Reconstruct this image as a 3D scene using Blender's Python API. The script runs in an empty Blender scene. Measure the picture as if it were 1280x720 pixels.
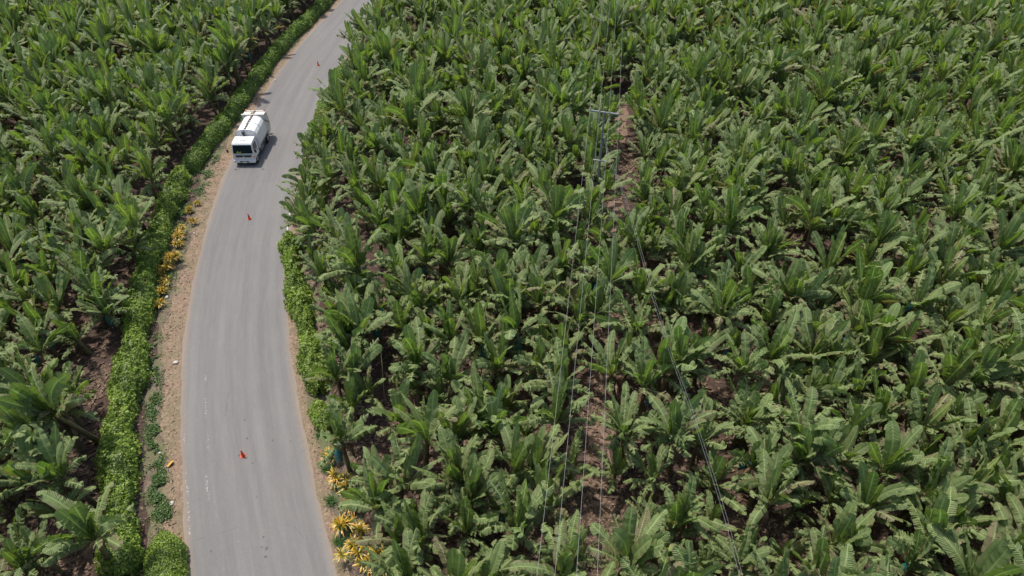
import bpy, bmesh, math, random
import numpy as np
from mathutils import Vector, Matrix
random.seed(7)
RNG = np.random.default_rng(11)
scene = bpy.context.scene
COL = scene.collection

# ------------------------------------------------------------------ camera
F, HOR, H = 853.0, -400.0, 34.0
TH = math.atan((360 - HOR) / F)
cam = bpy.data.cameras.new('camera')
camo = bpy.data.objects.new('camera', cam); COL.objects.link(camo)
cam.sensor_fit = 'HORIZONTAL'; cam.sensor_width = 36.0; cam.lens = 36.0 * F / 1280.0
cam.clip_start = 0.5; cam.clip_end = 3000
camo.location = (0, 0, H); camo.rotation_euler = (math.pi / 2 - TH, 0, 0)
scene.camera = camo

# ------------------------------------------------------------------ light
SUN_EL, SUN_AZ = 67.0, 132.0       # azimuth (ccw from +X) of the direction towards the sun: left and a little behind the far side
w = bpy.data.worlds.new('World'); scene.world = w; w.use_nodes = True
nt = w.node_tree; nt.nodes.clear()
sky = nt.nodes.new('ShaderNodeTexSky'); sky.sky_type = 'NISHITA'; sky.sun_disc = False
sky.sun_elevation = math.radians(SUN_EL); sky.sun_rotation = math.radians(90 - SUN_AZ)
sky.dust_density = 2.5; sky.air_density = 1.0
bg = nt.nodes.new('ShaderNodeBackground'); bg.inputs[1].default_value = 0.135
wo = nt.nodes.new('ShaderNodeOutputWorld')
nt.links.new(sky.outputs[0], bg.inputs[0]); nt.links.new(bg.outputs[0], wo.inputs[0])
sun = bpy.data.lights.new('sun', 'SUN'); sun.energy = 3.25; sun.angle = math.radians(2.5); sun.color = (1.0, 0.94, 0.86)
suno = bpy.data.objects.new('sun', sun); COL.objects.link(suno)
sd = Vector((math.cos(math.radians(SUN_EL)) * math.cos(math.radians(SUN_AZ)),
             math.cos(math.radians(SUN_EL)) * math.sin(math.radians(SUN_AZ)), math.sin(math.radians(SUN_EL))))
suno.rotation_euler = sd.to_track_quat('Z', 'Y').to_euler()
scene.view_settings.view_transform = 'Standard'; scene.view_settings.look = 'None'
scene.view_settings.gamma = 1.0; scene.view_settings.exposure = 0.47
scene.view_settings.use_curve_mapping = False
scene.render.resolution_x = 1024; scene.render.resolution_y = 576

# ------------------------------------------------------------------ geometry helpers
def G(px, py, z=0.0):
    """ground (or height z) point seen at photo pixel px, py"""
    a, b = (px - 640) / F, -(py - 360) / F
    d = np.array([a, math.cos(TH) + math.sin(TH) * b, -math.sin(TH) + math.cos(TH) * b])
    t = (z - H) / d[2]
    return np.array([d[0] * t, d[1] * t])
def PX(x, y, z):
    v = np.array([x, y, z - H])
    zc = v[1] * math.cos(TH) - v[2] * math.sin(TH)
    yc = v[1] * math.sin(TH) + v[2] * math.cos(TH)
    return 640 + F * v[0] / zc, 360 - F * yc / zc, zc

def tag(o, label=None, cat=None, group=None, kind=None):
    if label: o['label'] = label
    if cat: o['category'] = cat
    if group: o['group'] = group
    if kind: o['kind'] = kind
    return o
def mesh_np(name, V, Fq, mat, cols=None, uvs=None, smooth=True, mi=None):
    """V (n,3); Fq (m,4) quads or (m,3) tris -> mesh"""
    V = np.asarray(V, dtype=np.float32); Fq = np.asarray(Fq, dtype=np.int32)
    me = bpy.data.meshes.new(name); k = Fq.shape[1]; m = len(Fq)
    me.vertices.add(len(V)); me.vertices.foreach_set('co', V.ravel())
    me.loops.add(m * k); me.loops.foreach_set('vertex_index', Fq.ravel())
    me.polygons.add(m); me.polygons.foreach_set('loop_start', np.arange(0, m * k, k, dtype=np.int32))
    me.polygons.foreach_set('use_smooth', np.full(m, smooth))
    if mi is not None: me.polygons.foreach_set('material_index', np.asarray(mi, dtype=np.int32))
    me.update(calc_edges=True)
    if cols is not None:
        a = me.color_attributes.new('tint', 'FLOAT_COLOR', 'POINT')
        c = np.ones((len(V), 4), np.float32); c[:, :3] = cols; a.data.foreach_set('color', c.ravel())
    if uvs is not None:
        u = me.uv_layers.new(name='UVMap')
        u.data.foreach_set('uv', np.asarray(uvs, np.float32)[Fq.ravel()].ravel())
    for q in (mat if isinstance(mat, (list, tuple)) else [mat]): me.materials.append(q)
    return me
def link(name, me, parent=None, loc=None, rot=None):
    o = bpy.data.objects.new(name, me); COL.objects.link(o)
    if parent: o.parent = parent
    if loc is not None: o.location = loc
    if rot is not None: o.rotation_euler = rot
    return o
def empty(name, loc=(0, 0, 0), rz=0.0):
    o = bpy.data.objects.new(name, None); COL.objects.link(o)
    o.location = loc; o.rotation_euler = (0, 0, rz); o.empty_display_size = 0.3
    return o
class BM:
    """collects primitives for one mesh part"""
    def __init__(s): s.b = bmesh.new()
    def box(s, c, d, rot=None, taper=None):
        r = bmesh.ops.create_cube(s.b, size=1.0); vs = r['verts']
        for v in vs:
            if taper and v.co.z > 0: v.co.x *= taper[0]; v.co.y *= taper[1]
            v.co = Vector((v.co.x * d[0], v.co.y * d[1], v.co.z * d[2]))
            if rot: v.co = rot @ v.co
            v.co += Vector(c)
        return vs
    def cyl(s, p0, p1, r0, r1=None, n=16, caps=True):
        p0, p1 = Vector(p0), Vector(p1); r1 = r0 if r1 is None else r1
        d = p1 - p0; q = d.to_track_quat('Z', 'Y').to_matrix()
        r = bmesh.ops.create_cone(s.b, cap_ends=caps, segments=n, radius1=r0, radius2=r1, depth=d.length)
        for v in r['verts']: v.co = q @ v.co + (p0 + p1) / 2
        return r['verts']
    def prism(s, prof, x0, x1, axis='x'):
        """closed profile [(y,z)] extruded along x"""
        a = [s.b.verts.new((x0, y, z)) for y, z in prof]; c = [s.b.verts.new((x1, y, z)) for y, z in prof]
        s.b.faces.new(a); s.b.faces.new(list(reversed(c)))
        n = len(prof)
        for i in range(n): s.b.faces.new((a[i], c[i], c[(i + 1) % n], a[(i + 1) % n]))
    def sphere(s, c, r, sc=(1, 1, 1), u=16, v=10):
        q = bmesh.ops.create_uvsphere(s.b, u_segments=u, v_segments=v, radius=r)
        for t in q['verts']: t.co = Vector((t.co.x * sc[0], t.co.y * sc[1], t.co.z * sc[2])) + Vector(c)
        return q['verts']
    def loft(s, rings, cap=True):
        R = [[s.b.verts.new(p) for p in ring] for ring in rings]
        n = len(R[0])
        for a, c in zip(R[:-1], R[1:]):
            for i in range(n): s.b.faces.new((a[i], a[(i + 1) % n], c[(i + 1) % n], c[i]))
        if cap: s.b.faces.new(list(reversed(R[0]))); s.b.faces.new(R[-1])
    def build(s, name, mat, parent=None, smooth=False, bevel=0.0, auto=True):
        bmesh.ops.recalc_face_normals(s.b, faces=s.b.faces)
        if bevel > 0:
            es = [e for e in s.b.edges if len(e.link_faces) == 2 and e.calc_face_angle(0) > 0.5]
            bmesh.ops.bevel(s.b, geom=es, offset=bevel, segments=2, affect='EDGES', profile=0.6)
        me = bpy.data.meshes.new(name); s.b.to_mesh(me); s.b.free()
        if smooth: me.polygons.foreach_set('use_smooth', [True] * len(me.polygons))
        me.materials.append(mat)
        return link(name, me, parent)

# ------------------------------------------------------------------ materials
def newmat(name):
    m = bpy.data.materials.new(name); m.use_nodes = True
    return m, m.node_tree.nodes, m.node_tree.links, m.node_tree.nodes['Principled BSDF']
def N(ns, t, **kw):
    n = ns.new(t)
    for k, v in kw.items():
        if isinstance(k, str) and hasattr(n, k): setattr(n, k, v)
    return n
def mixc(ns, ls, fac, a, b, mode='MIX'):
    n = ns.new('ShaderNodeMix'); n.data_type = 'RGBA'; n.blend_type = mode
    for i, s in ((0, fac), (6, a), (7, b)):
        if hasattr(s, 'links'): ls.new(s, n.inputs[i])
        else: n.inputs[i].default_value = s if i == 0 else tuple(s) + (1.0,) * (4 - len(s))
    return n.outputs[2]
def math_(ns, ls, op, a, b=0.0, clamp=False):
    n = ns.new('ShaderNodeMath'); n.operation = op; n.use_clamp = clamp
    for i, s in enumerate((a, b)):
        if hasattr(s, 'links'): ls.new(s, n.inputs[i])
        else: n.inputs[i].default_value = s
    return n.outputs[0]
def ramp(ns, ls, src, stops):
    n = ns.new('ShaderNodeValToRGB'); e = n.color_ramp.elements
    while len(e) < len(stops): e.new(0.5)
    for q, (p, c) in zip(e, stops): q.position = p; q.color = tuple(c) + (1.0,) if len(c) == 3 else c
    ls.new(src, n.inputs[0]); return n.outputs[0]
def noise(ns, ls, vec, scale, detail=4, rough=0.55, dim='3D'):
    n = ns.new('ShaderNodeTexNoise'); n.inputs['Scale'].default_value = scale
    n.inputs['Detail'].default_value = detail; n.inputs['Roughness'].default_value = rough
    if vec is not None: ls.new(vec, n.inputs['Vector'])
    return n.outputs[0]
def bump(ns, ls, h, bs, strength=0.4, dist=0.05):
    n = ns.new('ShaderNodeBump'); n.inputs['Strength'].default_value = strength; n.inputs['Distance'].default_value = dist
    ls.new(h, n.inputs['Height']); ls.new(n.outputs[0], bs.inputs['Normal']); return n

def leaf_material():
    m, ns, ls, bs = newmat('banana_leaf')
    at = ns.new('ShaderNodeVertexColor'); at.layer_name = 'tint'
    sp = ns.new('ShaderNodeSeparateColor'); ls.new(at.outputs[0], sp.inputs[0])
    young, dry, rnd = sp.outputs[0], sp.outputs[1], sp.outputs[2]
    oi = ns.new('ShaderNodeObjectInfo')
    uv = ns.new('ShaderNodeUVMap'); su = ns.new('ShaderNodeSeparateXYZ'); ls.new(uv.outputs[0], su.inputs[0])
    U, V = su.outputs[0], su.outputs[1]          # metres along the leaf, 0 at the midrib .. 1 at the edge
    geo = ns.new('ShaderNodeNewGeometry')
    tc = ns.new('ShaderNodeTexCoord')
    c = mixc(ns, ls, young, (0.126, 0.194, 0.042), (0.162, 0.268, 0.046))
    # plant to plant difference
    r2 = math_(ns, ls, 'FRACT', math_(ns, ls, 'ADD', rnd, oi.outputs['Random']))
    c = mixc(ns, ls, math_(ns, ls, 'MULTIPLY', r2, 0.65), c, (0.220, 0.262, 0.056))
    nz = noise(ns, ls, geo.outputs['Position'], 1.7, 3)
    c = mixc(ns, ls, math_(ns, ls, 'MULTIPLY', nz, 0.30), c, (0.048, 0.096, 0.031))
    # lateral veins
    wv = math_(ns, ls, 'SINE', math_(ns, ls, 'ADD', math_(ns, ls, 'MULTIPLY', U, 95.0), math_(ns, ls, 'MULTIPLY', V, -6.0)))
    cx = ns.new('ShaderNodeCombineXYZ'); ls.new(math_(ns, ls, 'SUBTRACT', math_(ns, ls, 'MULTIPLY', U, 14.0), math_(ns, ls, 'MULTIPLY', V, 1.2)), cx.inputs[0])
    ls.new(math_(ns, ls, 'MULTIPLY', V, 0.8), cx.inputs[1]); ls.new(math_(ns, ls, 'MULTIPLY', rnd, 37.0), cx.inputs[2])
    nb = noise(ns, ls, cx.outputs[0], 1.0, 4, 0.65)
    c = mixc(ns, ls, ramp(ns, ls, nb, [(0.42, (0, 0, 0)), (0.62, (0.75, 0.75, 0.75))]), c, (0.285, 0.350, 0.096))
    # dry margins
    dn = math_(ns, ls, 'ADD', math_(ns, ls, 'MULTIPLY', nb, 0.9), math_(ns, ls, 'MULTIPLY', V, 0.55))
    edge = ramp(ns, ls, math_(ns, ls, 'ADD', dn, math_(ns, ls, 'MULTIPLY', dry, 0.75)), [(1.06, (0, 0, 0)), (1.14, (1, 1, 1))])
    thr = math_(ns, ls, 'MULTIPLY', math_(ns, ls, 'SUBTRACT', math_(ns, ls, 'ADD', dn, math_(ns, ls, 'MULTIPLY', dry, 0.9)), 1.04), 8.0, True)
    tan = mixc(ns, ls, nb, (0.16, 0.095, 0.045), (0.30, 0.215, 0.105))
    c = mixc(ns, ls, thr, c, tan)
    # pale midrib
    mr = math_(ns, ls, 'LESS_THAN', V, 0.115)
    c = mixc(ns, ls, math_(ns, ls, 'MULTIPLY', mr, 0.9), c, (0.440, 0.520, 0.200))
    # paler, waxy underside
    c = mixc(ns, ls, math_(ns, ls, 'MULTIPLY', geo.outputs['Backfacing'], 0.45), c, (0.145, 0.192, 0.100))
    ls.new(c, bs.inputs['Base Color'])
    bs.inputs['Roughness'].default_value = 0.5; bs.inputs['Specular IOR Level'].default_value = 0.36
    hgt = math_(ns, ls, 'ADD', math_(ns, ls, 'MULTIPLY', wv, 0.25), nb)
    b = bump(ns, ls, hgt, bs, 0.9, 0.045)
    tr = ns.new('ShaderNodeBsdfTranslucent')
    tcol = mixc(ns, ls, 1.0, c, (1.3, 1.6, 0.6), 'MULTIPLY'); ls.new(tcol, tr.inputs[0])
    mx = ns.new('ShaderNodeMixShader'); mx.inputs[0].default_value = 0.22
    out = ns['Material Output']; ls.new(bs.outputs[0], mx.inputs[1]); ls.new(tr.outputs[0], mx.inputs[2]); ls.new(mx.outputs[0], out.inputs[0])
    return m
M_LEAF = leaf_material()

def simple(name, col, rough=0.6, metal=0.0, var=0.0, scale=6.0, spec=0.5, bmp=0.0, col2=None, coat=0.0):
    m, ns, ls, bs = newmat(name)
    bs.inputs['Roughness'].default_value = rough; bs.inputs['Metallic'].default_value = metal
    bs.inputs['Specular IOR Level'].default_value = spec; bs.inputs['Coat Weight'].default_value = coat
    tc = ns.new('ShaderNodeTexCoord')
    nz = noise(ns, ls, tc.outputs['Object'], scale, 5, 0.6)
    c2 = col2 if col2 else tuple(x * (1 - var) for x in col)
    f = ramp(ns, ls, nz, [(0.35, (0, 0, 0)), (0.68, (1, 1, 1))])
    ls.new(mixc(ns, ls, f, col, c2), bs.inputs['Base Color'])
    if bmp: bump(ns, ls, nz, bs, bmp, 0.03)
    return m
M_STEM = simple('banana_pseudostem', (0.16, 0.15, 0.06), 0.6, var=0.5, scale=5, bmp=0.6, col2=(0.085, 0.05, 0.028))
M_DEAD = simple('dead_leaf', (0.20, 0.125, 0.070), 0.85, var=0.5, scale=3, col2=(0.075, 0.045, 0.028))
M_BAG = simple('bag_plastic', (0.012, 0.165, 0.150), 0.30, scale=7, col2=(0.02, 0.10, 0.12), spec=0.7, bmp=0.8)
M_BAGB = simple('bag_plastic_blue', (0.035, 0.15, 0.22), 0.3, scale=7, col2=(0.03, 0.10, 0.13), spec=0.7, bmp=0.8)
M_POLE = simple('bamboo', (0.34, 0.26, 0.16), 0.6, var=0.35, scale=9)
M_CONC = simple('concrete', (0.22, 0.215, 0.20), 0.85, var=0.3, scale=5, bmp=0.3)
M_CROSS = simple('galvanised_steel', (0.33, 0.34, 0.34), 0.6, metal=0.3, var=0.2)
M_WIRE = simple('aluminium_wire', (0.42, 0.42, 0.42), 0.6, metal=0.6, var=0.15)
M_CABLE = simple('grey_cable', (0.17, 0.18, 0.19), 0.5, var=0.3)
M_PORC = simple('porcelain', (0.45, 0.33, 0.26), 0.25, var=0.2)
M_STONE = simple('stone', (0.52, 0.49, 0.44), 0.85, var=0.35, scale=9, bmp=0.5)

def croton_mat():
    m, ns, ls, bs = newmat('croton_leaf')
    at = ns.new('ShaderNodeVertexColor'); at.layer_name = 'tint'
    sp = ns.new('ShaderNodeSeparateColor'); ls.new(at.outputs[0], sp.inputs[0])
    c = ramp(ns, ls, sp.outputs[0], [(0.0, (0.055, 0.11, 0.018)), (0.35, (0.36, 0.27, 0.025)), (0.7, (0.62, 0.37, 0.025)), (1.0, (0.60, 0.19, 0.02))])
    ls.new(c, bs.inputs['Base Color']); bs.inputs['Roughness'].default_value = 0.4
    return m
M_CROT = croton_mat()
def foliage_mat(name, dark, light):
    m, ns, ls, bs = newmat(name)
    at = ns.new('ShaderNodeVertexColor'); at.layer_name = 'tint'
    sp = ns.new('ShaderNodeSeparateColor'); ls.new(at.outputs[0], sp.inputs[0])
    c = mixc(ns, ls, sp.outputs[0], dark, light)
    c = mixc(ns, ls, sp.outputs[1], c, (0.16, 0.10, 0.04))
    ls.new(c, bs.inputs['Base Color']); bs.inputs['Roughness'].default_value = 0.5
    tr = ns.new('ShaderNodeBsdfTranslucent'); ls.new(mixc(ns, ls, 1.0, c, (1.2, 1.5, 0.6), 'MULTIPLY'), tr.inputs[0])
    mx = ns.new('ShaderNodeMixShader'); mx.inputs[0].default_value = 0.25
    out = ns['Material Output']; ls.new(bs.outputs[0], mx.inputs[1]); ls.new(tr.outputs[0], mx.inputs[2]); ls.new(mx.outputs[0], out.inputs[0])
    return m
M_HEDGE = foliage_mat('hedge_leaf', (0.095, 0.155, 0.024), (0.290, 0.390, 0.060))
M_HEDGE2 = foliage_mat('hedge_leaf_dark', (0.080, 0.142, 0.024), (0.250, 0.350, 0.058))
M_WEED = foliage_mat('weed_leaf', (0.040, 0.090, 0.020), (0.110, 0.190, 0.045))
M_TUFT = foliage_mat('tuft_leaf', (0.035, 0.09, 0.02), (0.09, 0.17, 0.04))
M_TWIG = simple('hedge_twig', (0.10, 0.07, 0.045), 0.8, var=0.4)

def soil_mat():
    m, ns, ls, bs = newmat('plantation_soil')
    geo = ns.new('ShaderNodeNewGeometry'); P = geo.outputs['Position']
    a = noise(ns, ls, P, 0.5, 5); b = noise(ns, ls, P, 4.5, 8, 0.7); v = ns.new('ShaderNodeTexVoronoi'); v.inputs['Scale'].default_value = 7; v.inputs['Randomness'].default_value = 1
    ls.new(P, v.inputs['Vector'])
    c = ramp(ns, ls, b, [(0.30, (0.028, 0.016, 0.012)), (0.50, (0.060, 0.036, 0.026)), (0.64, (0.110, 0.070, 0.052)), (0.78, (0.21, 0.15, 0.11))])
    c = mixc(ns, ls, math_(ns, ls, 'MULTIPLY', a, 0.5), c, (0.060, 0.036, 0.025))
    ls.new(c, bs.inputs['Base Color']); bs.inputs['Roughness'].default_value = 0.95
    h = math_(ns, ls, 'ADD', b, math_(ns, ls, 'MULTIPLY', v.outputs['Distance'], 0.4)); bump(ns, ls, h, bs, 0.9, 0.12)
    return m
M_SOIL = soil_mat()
def verge_mat(name, dark, mid, light, green=0.0):
    m, ns, ls, bs = newmat(name)
    geo = ns.new('ShaderNodeNewGeometry'); P = geo.outputs['Position']
    a = noise(ns, ls, P, 0.6, 4); b = noise(ns, ls, P, 6.0, 10, 0.75); d = noise(ns, ls, P, 1.8, 6, 0.65)
    c = ramp(ns, ls, b, [(0.33, dark), (0.5, mid), (0.72, light)])
    c = mixc(ns, ls, ramp(ns, ls, d, [(0.45, (0, 0, 0)), (0.62, (0.7, 0.7, 0.7))]), c, tuple(x * 0.68 for x in mid))
    if green: c = mixc(ns, ls, ramp(ns, ls, a, [(0.42, (0, 0, 0)), (0.6, (green,) * 3)]), c, (0.10, 0.12, 0.045))
    v = ns.new('ShaderNodeTexVoronoi'); v.inputs['Scale'].default_value = 11; ls.new(P, v.inputs['Vector'])
    st = math_(ns, ls, 'LESS_THAN', v.outputs['Distance'], 0.13)
    c = mixc(ns, ls, math_(ns, ls, 'MULTIPLY', st, 0.6), c, (0.42, 0.36, 0.30))
    ls.new(c, bs.inputs['Base Color']); bs.inputs['Roughness'].default_value = 0.95
    bump(ns, ls, b, bs, 0.7, 0.06)
    return m
M_VERGE = verge_mat('verge_dirt', (0.060, 0.043, 0.030), (0.140, 0.100, 0.072), (0.33, 0.27, 0.215), 0.75)
M_SAND = verge_mat('road_shoulder', (0.095, 0.062, 0.040), (0.225, 0.155, 0.105), (0.40, 0.30, 0.215), 0.3)
M_LANE = verge_mat('lane_dirt', (0.10, 0.062, 0.043), (0.19, 0.125, 0.09), (0.27, 0.19, 0.14), 0.0)

def asphalt_mat():
    m, ns, ls, bs = newmat('asphalt')
    uv = ns.new('ShaderNodeUVMap'); su = ns.new('ShaderNodeSeparateXYZ'); ls.new(uv.outputs[0], su.inputs[0])
    U, V = su.outputs[0], su.outputs[1]
    geo = ns.new('ShaderNodeNewGeometry'); P = geo.outputs['Position']
    cx = ns.new('ShaderNodeCombineXYZ'); ls.new(U, cx.inputs[0]); ls.new(math_(ns, ls, 'MULTIPLY', V, 0.035), cx.inputs[1])
    streak = noise(ns, ls, cx.outputs[0], 1.5, 5, 0.6)          # long wheel streaks
    cx2 = ns.new('ShaderNodeCombineXYZ'); ls.new(math_(ns, ls, 'MULTIPLY', U, 1.0), cx2.inputs[0]); ls.new(math_(ns, ls, 'MULTIPLY', V, 0.12), cx2.inputs[1])
    st2 = noise(ns, ls, cx2.outputs[0], 5.0, 4, 0.6)
    pt = noise(ns, ls, P, 0.35, 5, 0.6); fine = noise(ns, ls, P, 14.0, 5, 0.85); mid = noise(ns, ls, P, 3.0, 6, 0.7)
    c = ramp(ns, ls, streak, [(0.32, (0.138, 0.133, 0.131)), (0.5, (0.168, 0.160, 0.153)), (0.68, (0.196, 0.192, 0.181))])
    c = mixc(ns, ls, ramp(ns, ls, st2, [(0.45, (0, 0, 0)), (0.75, (0.35, 0.35, 0.35))]), c, (0.235, 0.215, 0.185))
    c = mixc(ns, ls, ramp(ns, ls, pt, [(0.40, (0, 0, 0)), (0.7, (0.4, 0.4, 0.4))]), c, (0.155, 0.150, 0.150))
    c = mixc(ns, ls, ramp(ns, ls, mid, [(0.60, (0, 0, 0)), (0.80, (0.35, 0.35, 0.35))]), c, (0.13, 0.125, 0.12))
    c = mixc(ns, ls, ramp(ns, ls, fine, [(0.35, (0.5, 0.5, 0.5)), (0.6, (0, 0, 0))]), c, (0.115, 0.111, 0.107))
    # sandy dust creeping in from both edges
    ed = math_(ns, ls, 'MULTIPLY', math_(ns, ls, 'SUBTRACT', math_(ns, ls, 'ABSOLUTE', U), 3.0), 1.6, True)
    dst = math_(ns, ls, 'MULTIPLY', math_(ns, ls, 'ADD', ed, math_(ns, ls, 'SUBTRACT', mid, 0.62)), 1.2, True)
    c = mixc(ns, ls, math_(ns, ls, 'MULTIPLY', dst, 0.65), c, (0.29, 0.215, 0.150))
    # cracks
    vo = ns.new('ShaderNodeTexVoronoi'); vo.feature = 'DISTANCE_TO_EDGE'; vo.inputs['Scale'].default_value = 0.22
    wp = ns.new('ShaderNodeVectorMath'); wp.operation = 'ADD'; nn = ns.new('ShaderNodeTexNoise'); nn.inputs['Scale'].default_value = 1.2; nn.inputs['Detail'].default_value = 6
    ls.new(P, wp.inputs[0]); ls.new(nn.outputs[1], wp.inputs[1]); ls.new(wp.outputs[0], vo.inputs['Vector'])
    cr = math_(ns, ls, 'LESS_THAN', vo.outputs['Distance'], 0.0035)
    cr = math_(ns, ls, 'MULTIPLY', cr, math_(ns, ls, 'GREATER_THAN', pt, 0.60))
    c = mixc(ns, ls, math_(ns, ls, 'MULTIPLY', cr, 0.3), c, (0.075, 0.072, 0.07))
    ls.new(c, bs.inputs['Base Color']); bs.inputs['Roughness'].default_value = 0.85
    bs.inputs['Specular IOR Level'].default_value = 0.35
    bump(ns, ls, fine, bs, 0.35, 0.01)
    return m
M_ASPH = asphalt_mat()
M_PAINT = simple('worn_road_paint', (0.38, 0.37, 0.34), 0.7, scale=25, col2=(0.33, 0.31, 0.28))
M_PAINTN = simple('white_road_paint', (0.58, 0.57, 0.54), 0.7, scale=9, col2=(0.34, 0.33, 0.31))

# ------------------------------------------------------------------ road and ground
Lpx = [(237, 720), (233, 683), (228, 622), (225, 561), (223, 520), (225, 485), (227, 460), (230, 435), (232, 410), (237, 385), (241, 360), (247, 330), (253, 305), (259, 280), (265, 255), (275, 230), (286, 203), (325, 125), (340, 100), (360, 75), (385, 50), (410, 25), (439, 0)]
Rpx = [(420, 720), (409, 665), (400, 620), (388, 575), (379, 540), (374, 510), (370, 485), (366, 460), (364, 435), (361, 410), (360, 385), (357, 360), (358, 325), (361, 290), (374, 230), (382, 205), (391, 180), (404, 125), (417, 100), (435, 70), (452, 40), (472, 8), (478, 0)]
Lw = np.array([G(*p) for p in Lpx]); Rw = np.array([G(*p) for p in Rpx])
pl = np.polyfit(Lw[:, 1], Lw[:, 0], 6); pr = np.polyfit(Rw[:, 1], Rw[:, 0], 6)
print('fit', np.abs(np.polyval(pl, Lw[:, 1]) - Lw[:, 0]).max(), np.abs(np.polyval(pr, Rw[:, 1]) - Rw[:, 0]).max())
Y0, Y1 = float(Lw[0, 1]), float(min(Lw[-1, 1], Rw[-1, 1]))
def cen(y):
    """road centre x and width direction at world y"""
    def ev(p, yy):
        yc = min(max(yy, Y0), Y1); d = np.polyval(np.polyder(p), yc)
        return np.polyval(p, yc) + d * (yy - yc)
    return 0.5 * (ev(pl, y) + ev(pr, y))
ys = np.arange(-30, 190, 0.5); cx_ = np.array([cen(y) for y in ys])
k = np.exp(-0.5 * (np.arange(-8, 9) / 3.5) ** 2); k /= k.sum()
cx_ = np.convolve(np.pad(cx_, 8, mode='reflect', reflect_type='odd'), k, 'valid')
CL = np.stack([cx_, ys], 1)
TG = np.gradient(CL, axis=0); TG /= np.linalg.norm(TG, axis=1)[:, None]
NR = np.stack([TG[:, 1], -TG[:, 0]], 1)           # to the right of travel away from camera
SL = np.concatenate([[0], np.cumsum(np.linalg.norm(np.diff(CL, axis=0), axis=1))])
HW = 3.5
def road_uv(x, y):
    """(signed offset from centre line, distance along)"""
    d = CL - np.array([x, y]); i = int(np.argmin((d ** 2).sum(1)))
    return float(-(d[i] @ NR[i])), float(SL[i])
def road_pt(u, s):
    x = np.interp(s, SL, CL[:, 0]); y = np.interp(s, SL, CL[:, 1])
    nx = np.interp(s, SL, NR[:, 0]); ny = np.interp(s, SL, NR[:, 1])
    return np.array([x + nx * u, y + ny * u])
def strip(name, mat, us, z, s0=0, s1=None, step=0.5, wob=0.0, kind='structure'):
    """a sheet along the road; us = list of offsets (first and last may wobble)"""
    s1 = SL[-1] if s1 is None else s1; S = np.arange(s0, s1, step); V = []; UV = []
    w0 = np.zeros(len(S)); w1 = np.zeros(len(S))
    if wob:
        r = np.random.default_rng(abs(hash(name)) % 1000 if False else len(name))
        for amp, fr in ((0.5, 0.35), (0.35, 0.9), (0.25, 2.2), (0.2, 4.1)):
            w0 += amp * np.sin(S * fr + r.uniform(0, 6)); w1 += amp * np.sin(S * fr * 1.13 + r.uniform(0, 6))
    for i, s in enumerate(S):
        for j, u in enumerate(us):
            uu = u + (w0[i] * wob if j == 0 else 0) + (w1[i] * wob if j == len(us) - 1 else 0)
            p = road_pt(uu, s); V.append((p[0], p[1], z)); UV.append((uu, s))
    n = len(us); Fq = [(i * n + j, i * n + j + 1, (i + 1) * n + j + 1, (i + 1) * n + j) for i in range(len(S) - 1) for j in range(n - 1)]
    o = link(name, mesh_np(name, V, Fq, mat, uvs=UV, smooth=False))
    if kind: o['kind'] = kind
    return o
# ground sheet
gs = 700.0
o = link('ground', mesh_np('ground', [(-gs, -200, 0), (gs, -200, 0), (gs, 1200, 0), (-gs, 1200, 0)], [(0, 1, 2, 3)], M_SOIL, smooth=False)); o['kind'] = 'structure'
strip('verge', M_VERGE, [-7.2, -4.4, -2.6], 0.008, wob=0.35)
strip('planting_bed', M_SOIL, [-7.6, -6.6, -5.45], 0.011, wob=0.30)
strip('verge', M_VERGE, [2.6, 4.6, 5.6], 0.008, wob=0.4)
strip('road_shoulder', M_SAND, [-4.7, -3.9, -2.6], 0.013, wob=0.38)
strip('road_shoulder', M_SAND, [2.6, 3.7, 4.1], 0.013, wob=0.25)
strip('road', M_ASPH, [-3.5, -2.3, -1.1, 0, 1.1, 2.3, 3.5], 0.019, wob=0.09)
def flecks(name, pts, mat, size, z, rng, kind='structure'):
    V = []; Fq = []
    for (x, y) in pts:
        k0 = len(V); r = size * rng.uniform(0.4, 1.3); a0 = rng.uniform(0, 6.28); e = rng.uniform(0.4, 1)
        for q in range(4):
            a = a0 + q * 1.57; rr = r * rng.uniform(0.6, 1.3)
            V.append((x + rr * math.cos(a) * e, y + rr * math.sin(a), z + rng.uniform(0, 0.001)))
        Fq.append((k0, k0 + 1, k0 + 2, k0 + 3))
    o = link(name, mesh_np(name, V, Fq, mat, smooth=False)); o['kind'] = kind; return o
rg = np.random.default_rng(5)
# worn dashes of the old lane line (photo x ~ 257)
pts = []
for (x0, y0, x1, y1, n) in ((257, 463, 258, 478, 16), (257, 498, 258, 522, 30), (259, 540, 261, 562, 16), (257, 595, 262, 627, 46), (270, 150, 258, 200, 0)):
    for _ in range(n):
        t = rg.uniform(); p = G(x0 + (x1 - x0) * t + rg.normal(0, 0.9), y0 + (y1 - y0) * t); pts.append(p)
flecks('worn_lane_line', pts, M_PAINT, 0.032, 0.024, rg)
pts = []
sA = road_uv(*G(226, 545))[1]; sB = road_uv(*G(233, 700))[1]
for _ in range(90):
    s = rg.uniform(min(sA, sB), max(sA, sB))
    if math.sin(s * 2.1) + math.sin(s * 0.9 + 1) > -0.3: pts.append(road_pt(-3.25 + rg.normal(0, 0.035), s))
flecks('worn_edge_line', pts, M_PAINT, 0.04, 0.024, rg)
s0, s1 = sorted((road_uv(*G(358, 322))[1], road_uv(*G(362, 262))[1]))
strip('edge_line', M_PAINTN, [3.14, 3.23], 0.024, s0, s1 - 0.5, 0.4)
pts = [road_pt(rg.uniform(-3.3, 3.3), rg.uniform(20, 120)) for _ in range(260)]
flecks('road_grit', pts, M_PAINT, 0.022, 0.024, rg)
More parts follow.
